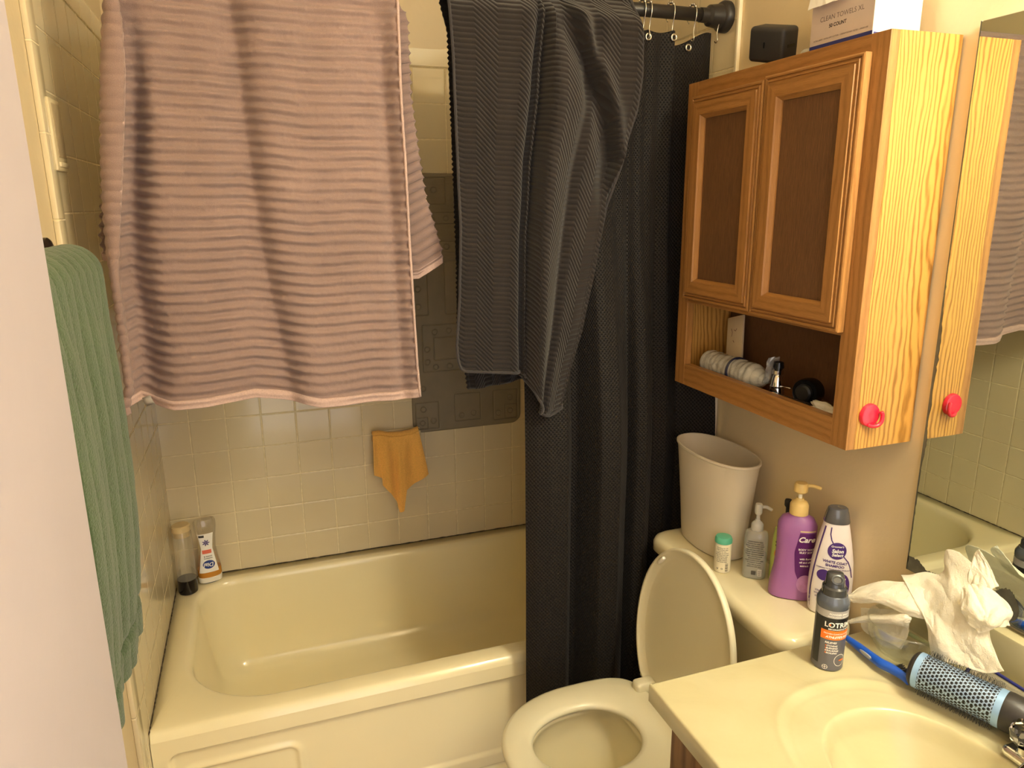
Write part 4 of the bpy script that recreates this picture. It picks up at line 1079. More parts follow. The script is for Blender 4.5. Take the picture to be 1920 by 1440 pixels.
cab_door(-0.919, -1.1705, 1.366, 1.822)
cab_door(-1.1735, -1.4245, 1.362, 1.827)

# red hook on the cabinet side
hk = empty('adhesive_hook', (1.362, CY2-0.0005, 1.213)); tag(hk, 'round red stick-on hook on the lower side of the oak cabinet', 'hook')
m_red = mat('red_plastic', rgb(214, 36, 62), 0.25, 0.03, 10, coat=0.4)
b = bmesh.new(); loft(b, [[(r*math.cos(2*PI*k/40), -h, r*math.sin(2*PI*k/40)) for k in range(40)] for h, r in ((0, 0.0215), (0.004, 0.0215), (0.0065, 0.020), (0.0072, 0.017), (0.0068, 0.004))]); obj('base_disc', b, m_red, hk, smooth='auto')
b = bmesh.new(); tube(b, smooth_path([(-0.006, -0.0065, -0.017), (0.002, -0.010, -0.0195), (0.012, -0.0125, -0.018), (0.0185, -0.0135, -0.011), (0.0195, -0.0135, 0.000), (0.0165, -0.013, 0.007)], 6), 0.0036, 12, True); obj('hook_arm', b, m_red, hk)

# things on the open shelf
ZS = CZ1+0.026
sw = empty('switch_plate', (1.418, -0.985, ZS+0.0)); tag(sw, 'white plastic cover plate leaning at the back of the open shelf', 'plate')
sw.rotation_euler = (math.radians(-17), math.radians(12), 0)
b = B(-0.003, 0.003, -0.030, 0.030, 0.0, 0.150, bev=0.002); obj('plate', b, mat('old_white', rgb(214, 198, 166), 0.4, 0.04), sw, smooth='auto')
D = Decal(lambda u, v, l: (-0.003-l, -u, v)).line([(-0.012, 0.12), (-0.008, 0.11), (-0.010, 0.10)], 0.0015).line([(-0.002, 0.116), (0.004, 0.112), (0.008, 0.118)], 0.0015).line([(-0.004, 0.09), (0.0, 0.084)], 0.0015); D.build('scratch_marks', mat('red_brown_ink', rgb(96, 44, 32), 0.6, 0), sw)
# plastic-wrapped stack of pads: a long rounded pack
pk = empty('wrapped_pack', (1.375, -0.935, ZS+0.001)); tag(pk, 'long pack of cotton rounds in crinkled clear plastic on the open shelf', 'package')
nz_, na = 120, 48; PP = np.zeros((nz_, na, 3))
for j in range(nz_):
    t = j/(nz_-1); y = -0.225*t
    r = 0.030*(min(1, t/0.06)**0.5 if t < 0.06 else 1)*(1 if t < 0.80 else 1-0.75*((t-0.80)/0.20)**1.5)
    rg = 1+0.05*abs(math.sin(t*PI*9))
    for i in range(na):
        a = 2*PI*i/na; rr = r*rg*(1+0.10*float(vnoise(np.array(a*3.0), np.array(t*24), 4)))
        PP[j, i] = (rr*math.cos(a), y, 0.0305*1.02+rr*math.sin(a)*0.98)
m_pk = NT('wrapped_pads'); co = m_pk.coord(); s = m_pk.sep(co)
stripe = m_pk.math('POWER', m_pk.math('ABSOLUTE', m_pk.math('SINE', m_pk.math('MULTIPLY', s[1], 190.0))), 0.35)
c1 = m_pk.mix(stripe, rgb(84, 82, 84), rgb(176, 178, 174)); nn = m_pk.noise(co, 38, 4, 0.7)
m_pk.color(m_pk.mix(m_pk.math('MULTIPLY', nn, 0.7), c1, rgb(214, 210, 196))); m_pk.set(rough=0.18, coat=0.6); m_pk.bump(nn, 0.004, 0.8); m_pk = m_pk.m
obj('pack', grid_mesh(PP, closeu=True), m_pk, pk)
b = bmesh.new()
for k in range(3):
    y = -0.118-0.0022*k; loft(b, [[(0.0332*math.cos(2*PI*i/40), y-h, 0.031+0.0332*math.sin(2*PI*i/40)) for i in range(40)] for h in (0, 0.0012)])
obj('blue_band', b, mat('navy_band', rgb(36, 40, 70), 0.3, 0), pk)
b = bmesh.new(); g = []
rn = random.Random(7)
for j in range(7):
    g.append([b.verts.new((-0.012+0.008*i+0.004*rn.random(), -0.222-0.006*rn.random()-0.002*j, 0.024+0.010*j+0.004*rn.random())) for i in range(5)])
for j in range(6):
    for i in range(4): b.faces.new((g[j][i], g[j][i+1], g[j+1][i+1], g[j+1][i]))
q = obj('wrapper_end', b, thin_clear('film', (0.95, 0.95, 0.93, 1), haze=0.2), pk, smooth=False); solid(q, 0.0006)
# chrome bottle-shaped sprayer
cs_ = empty('chrome_atomizer', (1.385, -1.183, ZS+0.0005)); tag(cs_, 'small chrome cone-shaped atomizer next to the wrapped pack', 'atomizer')
b = bmesh.new(); lathe(b, [(0, 0.017), (0.002, 0.018), (0.022, 0.0145), (0.023, 0.0155), (0.025, 0.0155), (0.026, 0.014), (0.046, 0.010), (0.05, 0.008), (0.052, 0.011), (0.060, 0.0115), (0.062, 0.009)], 36); obj('body', b, m_chrome, cs_, smooth='auto')
b = bmesh.new(); tube(b, [(0, 0, 0.026), (-0.002, -0.045, 0.030)], 0.0014, 8); obj('rod', b, m_chrome, cs_)
b = bmesh.new(); lathe(b, [(0.060, 0.007), (0.066, 0.012), (0.078, 0.010), (0.080, 0.004)], 24); obj('top', b, m_blackg, cs_, smooth='auto')
# black round brush head / puff
bk = empty('round_tin', (1.400, -1.262, ZS+0.030)); tag(bk, 'black round tin standing on its edge on the open shelf', 'tin')
bk.rotation_euler = (0, 0, math.radians(18))
b = bmesh.new(); rg = [[(h, r*math.cos(2*PI*k/40), r*math.sin(2*PI*k/40)) for k in range(40)] for h, r in ((-0.014, 0.026), (-0.015, 0.0275), (0.0, 0.0295), (0.015, 0.0275), (0.014, 0.026))]
loft(b, rg); obj('tin', b, m_blackg, bk, smooth='auto')
b = bmesh.new(); loft(b, [[(-0.0155-h, r*math.cos(2*PI*k/40), r*math.sin(2*PI*k/40)) for k in range(40)] for h, r in ((0, 0.019), (0.006, 0.018), (0.009, 0.014))]); obj('lid_knob', b, m_black, bk, smooth='auto')
# flat dark combs
for k, (x, y, rz, ln) in enumerate(((1.352, -1.245, 0.04, 0.20), (1.366, -1.255, -0.03, 0.17), (1.360, -1.235, 0.10, 0.14))):
    cmb = empty('comb', (x, y, ZS+0.004+0.0058*k)); cmb.rotation_euler = (0, 0, rz)
    tag(cmb, ['dark flat comb lying lowest along the front of the shelf', 'dark flat comb lying in the middle of the pile on the shelf', 'short dark comb lying on top of the other combs'][k], 'comb', 'combs on the open shelf')
    b = bmesh.new(); box(b, -0.003, 0.008, -ln/2, ln/2, -0.002, 0.002, bev=0.001)
    obj('spine', b, mat('comb_brown', rgb(58, 46, 38), 0.25, 0.1), cmb, smooth='auto')
    b = bmesh.new(); n = int(ln/0.0035)
    for i in range(n): box(b, -0.018, -0.002, -ln/2+0.003+i*0.0035, -ln/2+0.0045+i*0.0035, -0.001, 0.001)
    obj('teeth', b, mat('comb_teeth', rgb(48, 38, 32), 0.25, 0.1), cmb, smooth=False, kind='stuff')
# crumpled white tissue at the right
def puff(name, dims, seed, amp=0.25, freq=2.4, N=70, parent=None, m=None, pw=2.4, flat=None):
    b = bmesh.new(); bmesh.ops.create_icosphere(b, subdivisions=5, radius=1.0)
    co = np.array([v.co[:] for v in b.verts])
    d = fbm(co[:, 0]*freq+5, co[:, 1]*freq+co[:, 2]*1.7*freq, seed, 4)
    d2 = -np.abs(fbm(co[:, 2]*freq*1.3+9, co[:, 0]*freq+co[:, 1]*freq, seed+3, 3))
    r = 1+amp*(d*1.2+d2*1.5)
    co = co*r[:, None]*np.array(dims)[None, :]
    for v, c in zip(b.verts, co): v.co = c
    return obj(name, b, m, parent)
m_tissue = NT('paper_tissue'); co = m_tissue.coord()
m_tissue.color(m_tissue.ramp(m_tissue.noise(co, 30), [(0.3, rgb(240, 234, 216)), (0.7, rgb(250, 246, 232))])); m_tissue.set(rough=0.9, spec=0.15)
v1 = m_tissue.n('ShaderNodeTexVoronoi'); v1.inputs['Scale'].default_value = 420; m_tissue.l(co, v1.inputs['Vector'])
m_tissue.bump(v1.outputs[0], 0.0008, 0.7, m_tissue.bump(m_tissue.noise(co, 60, 4, 0.6), 0.004, 0.6))
_tl = m_tissue.n('ShaderNodeBsdfTranslucent'); _tl.inputs[0].default_value = (0.9, 0.88, 0.8, 1)
_mx = m_tissue.n('ShaderNodeMixShader'); _mx.inputs[0].default_value = 0.35
m_tissue.l(m_tissue.b.outputs[0], _mx.inputs[1]); m_tissue.l(_tl.outputs[0], _mx.inputs[2]); m_tissue.l(_mx.outputs[0], m_tissue.t.nodes['Material Output'].inputs[0])
m_tissue = m_tissue.m
t_ = puff('tissue', (0.014, 0.042, 0.013), 11, 0.35, m=m_tissue); t_.location = (1.352, -1.372, ZS+0.022); t_.rotation_euler = (0.12, 0, 0.1)
tag(t_, 'small crumpled white tissue at the near end of the open shelf', 'tissue')

# things on top of the cabinet
spk = empty('security_camera', (1.380, -1.095, CZ2+0.0005)); spk.rotation_euler = (0, 0, math.radians(10))
tag(spk, 'black box-shaped camera tilted up on top of the oak cabinet', 'camera')
b = bmesh.new(); box(b, -0.02, 0.02, -0.035, 0.035, 0.0, 0.010, bev=0.003); obj('base', b, m_black, spk, smooth='auto')
b = bmesh.new(); box(b, -0.024, 0.024, -0.046, 0.044, -0.034, 0.034, bev=0.009, seg=4)
hb_ = obj('housing', b, mat('camera_black', rgb(44, 44, 46), 0.5, 0.08), spk, smooth='auto'); hb_.location = (0.0, 0.004, 0.050); hb_.rotation_euler = (math.radians(13), math.radians(-14), 0)
b = bmesh.new(); box(b, -0.0245, -0.0235, 0.0, 0.003, -0.005, 0.006); obj('indicator', b, m_blackg, hb_, smooth='auto')
b = bmesh.new(); box(b, -0.010, 0.010, -0.0467, -0.0455, -0.004, 0.002); obj('port', b, m_blackg, hb_, smooth='auto')
sp2 = empty('plastic_cap', (1.375, -1.205, CZ2+0.0005)); tag(sp2, 'small clear plastic cap lying between the camera and the towel box', 'cap')
b = bmesh.new(); lathe(b, [(0, 0.015), (0.014, 0.014), (0.018, 0.010), (0.0185, 0.003)], 32); obj('shell', b, m_frost, sp2, smooth='auto')

bxk = empty('towel_box', (1.345, -1.392, CZ2+0.0005)); tag(bxk, 'white and grey carton of face towels torn open on the cabinet top', 'box')
bw, bh, bd = 0.150, 0.125, 0.102
b = B(0.0, bd, 0.0, bw, 0.0, bh, bev=0.0012); obj('carton', b, mat('carton_white', rgb(250, 248, 242), 0.5, 0.01), bxk, smooth='auto')
Fb = lambda u, v, l: (-l, bw-u, v)
Decal(Fb).rect(0.001, bw-0.001, 0.0125, bh-0.001, 0.0006).build('front_print', mat('carton_grey', rgb(196, 180, 170), 0.5, 0.02), bxk)
m_nb = mat('navy_print', rgb(44, 52, 120), 0.45, 0.02)
Decal(Fb).rect(0.0005, bw-0.0005, 0.0008, 0.0125, 0.0007).build('blue_stripe', m_nb, bxk)
Decal(lambda u, v, l: (u, -l, v)).rect(0.001, bd-0.04, 0.0008, 0.010, 0.0007).build('blue_stripe', m_nb, bxk)
Decal(Fb).text('CLEAN TOWELS XL', bw*0.5, 0.050, 0.0118, 0.0).build('title_text', mat('grey_ink', rgb(120, 108, 104), 0.6, 0), bxk)
Decal(Fb).text('50 COUNT', bw*0.45, 0.037, 0.0085, 0.03).text('EXTRA LARGE  /  EXTRA SOFT COTTON  /  DERMATOLOGIST TESTED  /  SINGLE USE', bw*0.5, 0.019, 0.0034, 0.0).build('caption_text', mat('ink_dark2', rgb(72, 62, 60), 0.6, 0), bxk)
Decal(Fb).line([(0.010, 0.110), (0.012, 0.088), (0.018, 0.078), (0.05, 0.083), (0.08, 0.088), (0.083, 0.080)], 0.0016, 0.0011).build('torn_edge', m_print_white, bxk)
b = bmesh.new(); rn = random.Random(2); g = []
for j in range(4): g.append([b.verts.new((-0.002-0.010*j/3-0.004*rn.random(), bw-0.004-0.012*i, 0.096+0.006*math.sin(j*1.4)+0.002*rn.random()-0.006*j)) for i in range(8)])
for j in range(3):
    for i in range(7): b.faces.new((g[j][i], g[j][i+1], g[j+1][i+1], g[j+1][i]))
q = obj('torn_flap', b, m_print_white, bxk, smooth=False); solid(q, 0.0007)

# ------------------------------------------------------------------ mirror
XM = 1.4622
mr = empty('mirror', (0, 0, 0)); tag(mr, 'frameless wall mirror above the vanity with blackened worn edges', 'mirror')
m_mir = NT('mirror_glass'); m_mir.color((0.74, 0.79, 0.73, 1)); m_mir.set(rough=0.0, metal=1.0); m_mir = m_mir.m
MY0, MY1, MZ0, MZ1 = -2.62, -1.4945, 0.9045, 1.868
obj('glass', B(XM, W+0.004, MY0, MY1, MZ0, MZ1, bev=0.0012), m_mir, mr, smooth=False)
b = bmesh.new(); 
rn = random.Random(9); pts = []
n = 150
for i in range(n+1):
    z = MZ0+(MZ1-MZ0)*i/n
    big = 0.009*math.exp(-((z-1.33)/0.06)**2)+0.007*math.exp(-((z-1.16)/0.03)**2)+0.006*math.exp(-((z-1.23)/0.02)**2)
    wv = 0.0022+0.0012*rn.random()+big*(0.4+0.3*rn.random()) if z < 1.45 else 0.0018
    pts.append((MY1-wv, z))
va = [b.verts.new((XM-0.0004, MY1-0.0002, z)) for y, z in pts]; vb = [b.verts.new((XM-0.0004, y, z)) for y, z in pts]
for i in range(n): b.faces.new((va[i], vb[i], vb[i+1], va[i+1]))
# dark blotches at the bottom corner
m_worn = mat('worn_backing', rgb(88, 86, 76), 0.35, 0.25, 60)
def blotch(y0, y1, lo_f, hi_f, seed, n=50):
    rn = random.Random(seed); lo = []; hi = []
    for i in range(n+1):
        t = i/n; y = y0+(y1-y0)*t; a = max(MZ0+0.0006, lo_f(t)); c = max(a+0.0004, hi_f(t)+0.0035*(rn.random()-0.5))
        lo.append(b.verts.new((XM-0.0004, y, a))); hi.append(b.verts.new((XM-0.0004, y, c)))
    for i in range(n): b.faces.new((lo[i], lo[i+1], hi[i+1], hi[i]))
blotch(MY1-0.001, -1.62, lambda t: MZ0, lambda t: MZ0+0.024*math.exp(-t*1.5)+0.006*math.sin(t*9)**2+0.004, 5)
blotch(-1.62, -2.3, lambda t: MZ0, lambda t: MZ0+0.008+0.004*math.sin(t*30), 6, 120)
blotch(-1.664, -1.712, lambda t: 0.930-0.022*math.sin(PI*t)**0.5, lambda t: 0.935+0.030*math.sin(PI*t)**0.6, 7, 30)
obj('worn_edge', b, m_worn, mr, smooth=False)

# ------------------------------------------------------------------ vanity
van = empty('vanity_cabinet', (0, 0, 0)); tag(van, 'brown wooden vanity cabinet under the yellow basin top', 'vanity')
m_vw = oak_mat('vanity_wood', rgb(128, 96, 66), rgb(92, 64, 42), 1.6, 0.5)
VX = 0.940; VY1, VY0 = -1.522, -2.25
obj('side_panel', B(VX+0.018, W+0.004, VY1-0.016, VY1, 0.0, CTR-0.032), m_vw, van, smooth=False)
obj('side_panel', B(VX+0.018, W+0.004, VY0, VY0+0.016, 0.0, CTR-0.032), m_vw, van, smooth=False)
obj('face_frame', B(VX, VX+0.018, VY0, VY1, 0.09, CTR-0.032), m_vw, van, smooth=False)
obj('bottom_panel', B(VX+0.018, W-0.004, VY0+0.016, VY1-0.016, 0.09, 0.106), m_vw, van, smooth=False)
obj('toe_kick', B(VX+0.06, VX+0.075, VY0+0.016, VY1-0.016, 0.0, 0.09), m_vw, van, smooth=False)
for y0, y1 in ((-1.56, -1.87), (-1.90, -2.21)):
    dd = obj('door', B(VX-0.019, VX-0.0005, y1, y0, 0.13, 0.665, bev=0.004), m_vw, van, smooth='auto')
    b = bmesh.new(); ky = y1+0.03 if y0 > -1.8 else y0-0.03; loft(b, [[(VX-0.0185-h, ky+r*math.cos(2*PI*k/24), 0.60+r*math.sin(2*PI*k/24)) for k in range(24)] for h, r in ((0, 0.007), (0.012, 0.006), (0.016, 0.014), (0.024, 0.012), (0.026, 0.003))]); obj('knob', b, m_nickel, dd)
top = empty('countertop', (0, 0, 0)); tag(top, 'yellowish cultured marble vanity top with a built-in oval basin', 'countertop')
XC0, XC1, YC0, YC1 = 0.905, 1.4425, -2.28, -1.510
nx, ny = 330, 420
X, Y = np.meshgrid(np.linspace(XC0, XC1, nx), np.linspace(YC1, YC0, ny))
def sup(X, Y, cx, cy, a, b_, n): return (np.abs((X-cx)/a)**n+np.abs((Y-cy)/b_)**n)**(1/n)
q1 = sup(X, Y, 1.165, -1.865, 0.172, 0.262, 2.5); q2 = sup(X, Y, 1.172, -1.872, 0.135, 0.203, 2.3)
Z = np.full_like(X, CTR)
Z += 0.0010*np.exp(-((q1-1.0)/0.025)**2)
Z -= 0.0035*sstep(1.0, 0.90, q1)
Z += 0.0006*np.exp(-((q1-0.90)/0.02)**2)
Z -= 0.135*(1-np.clip(q2, 0, 1)**2.6)**1.0*sstep(1.02, 0.9, q2)
Z += 0.0035*sstep(1.436, 1.4425, X)
m_marb = NT('cultured_marble'); co = m_marb.coord()
nz = m_marb.noise(co, 7, 5, 0.6, dist=1.2); m_marb.color(m_marb.ramp(nz, [(0.3, rgb(186, 177, 138)), (0.5, rgb(192, 184, 146)), (0.72, rgb(197, 190, 153))])); m_marb.set(rough=0.28, coat=0.15)
m_marb.bump(m_marb.noise(co, 30, 2), 0.0004, 0.3); m_marb = m_marb.m
o = obj('basin_top', grid_mesh(np.stack([X, Y, Z], -1), flip=False), m_marb, top)
b = bmesh.new()
# rim faces: front edge and left edge with small roundovers
def strip(p0, p1, nrm):
    p0, p1, nrm = Vector(p0), Vector(p1), Vector(nrm); rows = []
    for k in range(6):
        a = k/5*PI/2; rows.append((0.004*math.sin(a), -0.004*(1-math.cos(a))))
    rows.append((0.004, -0.033)); rows.append((-0.02, -0.033))
    vv = [[b.verts.new(p0+nrm*h+Vector((0, 0, z))), b.verts.new(p1+nrm*h+Vector((0, 0, z)))] for h, z in rows]
    for a, c in zip(vv, vv[1:]): b.faces.new((a[0], a[1], c[1], c[0]))
strip((XC0, YC1+0.004, CTR), (XC0, YC0, CTR), (-1, 0, 0)); strip((W-0.001, YC1, CTR), (XC0-0.004, YC1, CTR), (0, 1, 0)); strip((XC0, YC0, CTR), (W, YC0, CTR), (0, -1, 0))
obj('edge', b, m_marb, top)
obj('backsplash', B(XC1-0.001, W+0.004, YC0, YC1, CTR-0.02, CTR+0.097, bev=0.004), m_marb, top, smooth='auto')
b = bmesh.new(); lathe(b, [(0.668, 0.021), (0.6705, 0.021), (0.6705, 0.012), (0.668, 0.010)], 32, 1.172, -1.872); obj('drain', b, m_chrome, top)

# faucet: chrome base with clear faceted handles
fc = empty('faucet', (1.322, -1.900, CTR-0.001)); tag(fc, 'chrome basin faucet with clear faceted handles at the right frame edge', 'faucet')
b = bmesh.new(); box(b, -0.020, 0.022, -0.080, 0.080, 0, 0.018, bev=0.009, seg=4); obj('base', b, m_chrome, fc, smooth='auto')
b = bmesh.new(); tube(b, smooth_path([(0, 0, 0.012), (0, 0, 0.045), (-0.03, 0, 0.062), (-0.075, 0, 0.055), (-0.092, 0, 0.040)], 6), 0.011, 20); obj('spout', b, m_chrome, fc, smooth='auto')
for s_ in (-1, 1):
    b = bmesh.new(); yy = s_*0.052
    lathe(b, [(0.018, 0.014), (0.028, 0.011)], 24, 0, yy)
    h_ = obj('handle_stem', b, m_chrome, fc, smooth='auto')
    b = bmesh.new(); loft(b, [ell(0, yy, z, r, r, 2, 8) for z, r in ((0.028, 0.016), (0.034, 0.024), (0.052, 0.027), (0.060, 0.021))]); obj('handle', b, clear_mat('acrylic', (0.9, 0.9, 0.88, 1), 0.03, 1.45), fc, smooth=False)

# ------------------------------------------------------------------ things on the vanity
# spray can
cz_ = empty('spray_can', (1.2229, -1.562, CTR+0.0005), rz=face_cam(1.2229, -1.562, 0.30)); tag(cz_, 'grey and orange foot spray can standing on the vanity corner', 'spray can')
r = 0.0262
m_can = mat('can_grey', rgb(104, 104, 114), 0.3, 0.02, metal=0.3)
b = bmesh.new(); lathe(b, [(0, r-0.002), (0.002, r), (0.116, r)], 56); obj('body', b, m_can, cz_, smooth='auto')
b = bmesh.new(); lathe(b, [(0.116, r), (0.118, r+0.0008), (0.127, r+0.0008), (0.130, r-0.0005), (0.137, r-0.004), (0.138, r-0.006)], 56); obj('shoulder', b, mat('shoulder_grey', rgb(78, 84, 96), 0.2, 0.02, coat=0.5), cz_, smooth='auto')
b = bmesh.new()
loft(b, [ell(0, 0, z, a, c, 2.2, 48) for z, a, c in ((0.136, r-0.006, r-0.006), (0.150, r-0.0065, r-0.0065), (0.153, r-0.009, r-0.009))])
loft(b, [ell(0, y_, z, a, c, 2.2, 48) for z, a, c, y_ in ((0.151, 0.0165, 0.0165, 0), (0.160, 0.0155, 0.015, 0.0), (0.168, 0.0145, 0.012, 0.002), (0.173, 0.013, 0.009, 0.004), (0.1745, 0.008, 0.005, 0.004))])
obj('spray_cap', b, mat('cap_charcoal', rgb(52, 54, 58), 0.22, 0.03, coat=0.4), cz_, smooth='auto')
b = bmesh.new(); loft(b, [[(a*math.cos(2*PI*k/32), -0.0105-h*0.8+0.55*c*math.sin(2*PI*k/32), 0.1655+h+0.8*c*math.sin(2*PI*k/32)) for k in range(32)] for a, c, h in ((0.010, 0.0085, 0.0), (0.010, 0.0085, 0.002), (0.008, 0.0065, 0.0025), (0.006, 0.0045, 0.0008))]); obj('button', b, mat('button_grey', rgb(74, 76, 80), 0.2, 0.02), cz_, smooth='auto')
fw_ = wrap(r)
HW = PI*r
Decal(fw_).rect(-HW, HW, 0.102, 0.1155, 0.0003, 60, 2).build('silver_band', mat('silver_ink', rgb(176, 174, 178), 0.3, 0.02, metal=0.3), cz_)
Decal(fw_).rect(-0.022, HW, 0.079, 0.102, 0.0003, 50, 2).build('black_band', mat('black_ink', rgb(26, 25, 28), 0.3, 0.02), cz_)
Decal(fw_).rect(-0.022, HW, 0.0615, 0.079, 0.0004, 50, 2).build('orange_band', mat('orange_ink', rgb(238, 122, 30), 0.35, 0.02), cz_)
Decal(fw_).rect(-0.036, -0.022, 0.012, 0.102, 0.0003, 8, 2).build('side_panel', mat('black_ink2', rgb(32, 32, 36), 0.3, 0.1), cz_)
Decal(fw_).text('LOTRIMIN', 0.012, 0.0855, 0.0128, 0.022, 0, 0.0006).text('MICONAZOLE NITRATE', 0.012, 0.0802, 0.0042, 0.03, 0, 0.0006).text('RELIEVES', -0.0045, 0.0545, 0.0048, 0.03, 0.2, 0.0005).text('ITCHING', -0.002, 0.0490, 0.0042, 0.03, 0.2).text('BURNING', -0.002, 0.0444, 0.0042, 0.03, 0.2).text('CRACKING', -0.002, 0.0398, 0.0042, 0.03, 0.2).text('SCALING', -0.002, 0.0352, 0.0042, 0.03, 0.2).text('POWDER SPRAY', 0.006, 0.1085, 0.0046, 0.03).text('ANTIFUNGAL AEROSOL', 0.006, 0.1040, 0.0036, 0.02).text("PROVEN CLINICALLY EFFECTIVE", 0.009, 0.0720, 0.0036, 0.02).text("ATHLETE'S FOOT", 0.009, 0.0648, 0.0058, 0.04, 0.2, 0.0007).build('label_text', m_print_white, cz_)
D = Decal(fw_)
for k in range(4): D.rect(-0.0125, -0.0105, 0.0493-0.0046*k, 0.0513-0.0046*k, 0.0005, 1, 1)
D.disc(0.018, 0.022, 0.006, 0.0016, 0.0006); D.disc(-0.0083, 0.0901, 0.0016, 0.0016, 0.0012, 16, 0.3)
D.build('orange_marks', mat('orange_ink2', rgb(240, 120, 40), 0.35, 0), cz_)
Decal(fw_).disc(0.014, 0.022, 0.0105, 0.0115, 0.0004, 30, 0.93).disc(-0.010, 0.0085, 0.0045, 0.0045, 0.0006, 24, 0.84).line([(-0.010, 0.005), (-0.010, 0.012)], 0.0008).line([(-0.0135, 0.0085), (-0.0065, 0.0085)], 0.0008).build('emblem', m_print_white, cz_)

# glass bowl with a toothbrush
gl = empty('glass_bowl', (1.374, -1.588, CTR+0.0005)); tag(gl, 'clear glass bowl holding crumpled paper towels beside the mirror', 'bowl')
b = bmesh.new()
lathe(b, [(0, 0.036), (0.001, 0.040), (0.008, 0.048), (0.030, 0.062), (0.060, 0.066), (0.063, 0.0655), (0.0635, 0.064), (0.060, 0.0625), (0.032, 0.058), (0.012, 0.045), (0.006, 0.034), (0.005, 0.002)], 64)
obj('glass', b, thin_clear('bowl_glass', (0.95, 0.96, 0.93, 1), gloss=0.15, haze=0.03), gl)
tb = empty('toothbrush', (1.385, -1.597, CTR+0.034)); tag(tb, 'green handled toothbrush lying inside the glass bowl', 'toothbrush')
tb.rotation_euler = (0.12, 0, 0.35)
b = bmesh.new(); tube(b, smooth_path([(0, 0.048, 0), (0, 0.02, 0.002), (0, -0.045, 0)], 6), 0.0035, 12); obj('handle', b, mat('sage_plastic', rgb(150, 160, 120), 0.3, 0.05), tb)
b = bmesh.new(); box(b, -0.004, 0.004, -0.046, -0.026, 0.003, 0.011, bev=0.001); obj('bristles', b, mat('teal_bristle', rgb(40, 120, 130), 0.6, 0.1), tb, smooth='auto')

# crumpled paper towels: folded sheets, each a single mesh
def sheet(name, ctrl, n=90, seed=1, amp=0.006, freq=1.0, thick=0.0012, m=None, parent=None):
    """ctrl: grid of points; smooth spline surface + creases"""
    C_ = np.array(ctrl, dtype=float); r_, c_ = C_.shape[:2]
    def cr(A, t, ax):
        k = A.shape[ax]; x = t*(k-1); i = np.clip(np.floor(x).astype(int), 0, k-2); f = x-i
        g = lambda j: np.take(A, np.clip(j, 0, k-1), axis=ax)
        sh = [1]*3; sh[ax] = -1; f = f.reshape(sh)
        p0, p1, p2, p3 = g(i-1), g(i), g(i+1), g(i+2)
        return 0.5*(2*p1+(p2-p0)*f+(2*p0-5*p1+4*p2-p3)*f*f+(3*p1-p0-3*p2+p3)*f**3)
    t = np.linspace(0, 1, n); S = cr(cr(C_, t, 0), t, 1)
    V_, U_ = np.meshgrid(t, t, indexing='ij')
    du = np.gradient(S, axis=1); dv = np.gradient(S, axis=0); N_ = np.cross(du, dv); N_ /= (np.linalg.norm(N_, axis=-1, keepdims=True)+1e-9)
    ridge = 1-2*np.abs(fbm(U_*3.1*freq+seed, V_*2.7*freq, seed, 3)); ridge2 = fbm((U_+V_)*5*freq, (U_-V_)*3*freq, seed+5, 3)
    S = S+N_*(amp*(ridge-0.6)+amp*0.5*ridge2)[..., None]
    o = obj(name, grid_mesh(S), m or m_tissue, parent); solid(o, thick, 0); return o
A_ = lambda px, py, x: tuple(at(px, py, 0, x))
# big cloth: spike to the left, double peak at the top, apron falling over the brush
bt_ = sheet('paper_towel', [
    [A_(1690, 1080, 1.405), A_(1735, 1072, 1.425), A_(1768, 1075, 1.430), A_(1775, 1033, 1.440), A_(1800, 1036, 1.440)],
    [A_(1697, 1092, 1.385), A_(1735, 1100, 1.400), A_(1778, 1100, 1.398), A_(1800, 1085, 1.415), A_(1845, 1080, 1.425)],
    [A_(1715, 1125, 1.365), A_(1742, 1140, 1.372), A_(1785, 1145, 1.372), A_(1825, 1140, 1.385), A_(1868, 1135, 1.405)],
    [A_(1735, 1170, 1.352), A_(1752, 1185, 1.345), A_(1790, 1190, 1.355), A_(1825, 1190, 1.360), A_(1855, 1185, 1.375)],
    [A_(1742, 1205, 1.345), A_(1758, 1215, 1.338), A_(1800, 1225, 1.348), A_(1835, 1232, 1.352), A_(1868, 1228, 1.362)],
    [A_(1745, 1231, 1.343), A_(1768, 1238, 1.338), A_(1810, 1250, 1.344), A_(1848, 1262, 1.346), A_(1882, 1258, 1.352)]], 120, 3, 0.0045)
tag(bt_, 'large crumpled white paper towel heaped over the bowl and round brush', 'paper towel')
q = sheet('fold', [
    [A_(1803, 1105, 1.38), A_(1822, 1095, 1.39), A_(1850, 1100, 1.40)],
    [A_(1800, 1140, 1.362), A_(1838, 1135, 1.372), A_(1870, 1112, 1.41)],
    [A_(1815, 1165, 1.362), A_(1855, 1165, 1.365), A_(1899, 1145, 1.405)],
    [A_(1835, 1188, 1.362), A_(1862, 1180, 1.370), A_(1892, 1172, 1.40)]], 80, 9, 0.005, parent=bt_)
q2 = sheet('fold', [
    [A_(1815, 1090, 1.415), A_(1826, 1040, 1.442), A_(1836, 1030, 1.442)],
    [A_(1830, 1110, 1.405), A_(1845, 1070, 1.432), A_(1855, 1060, 1.440)],
    [A_(1845, 1130, 1.395), A_(1860, 1105, 1.420), A_(1872, 1100, 1.432)]], 60, 13, 0.003, parent=bt_)
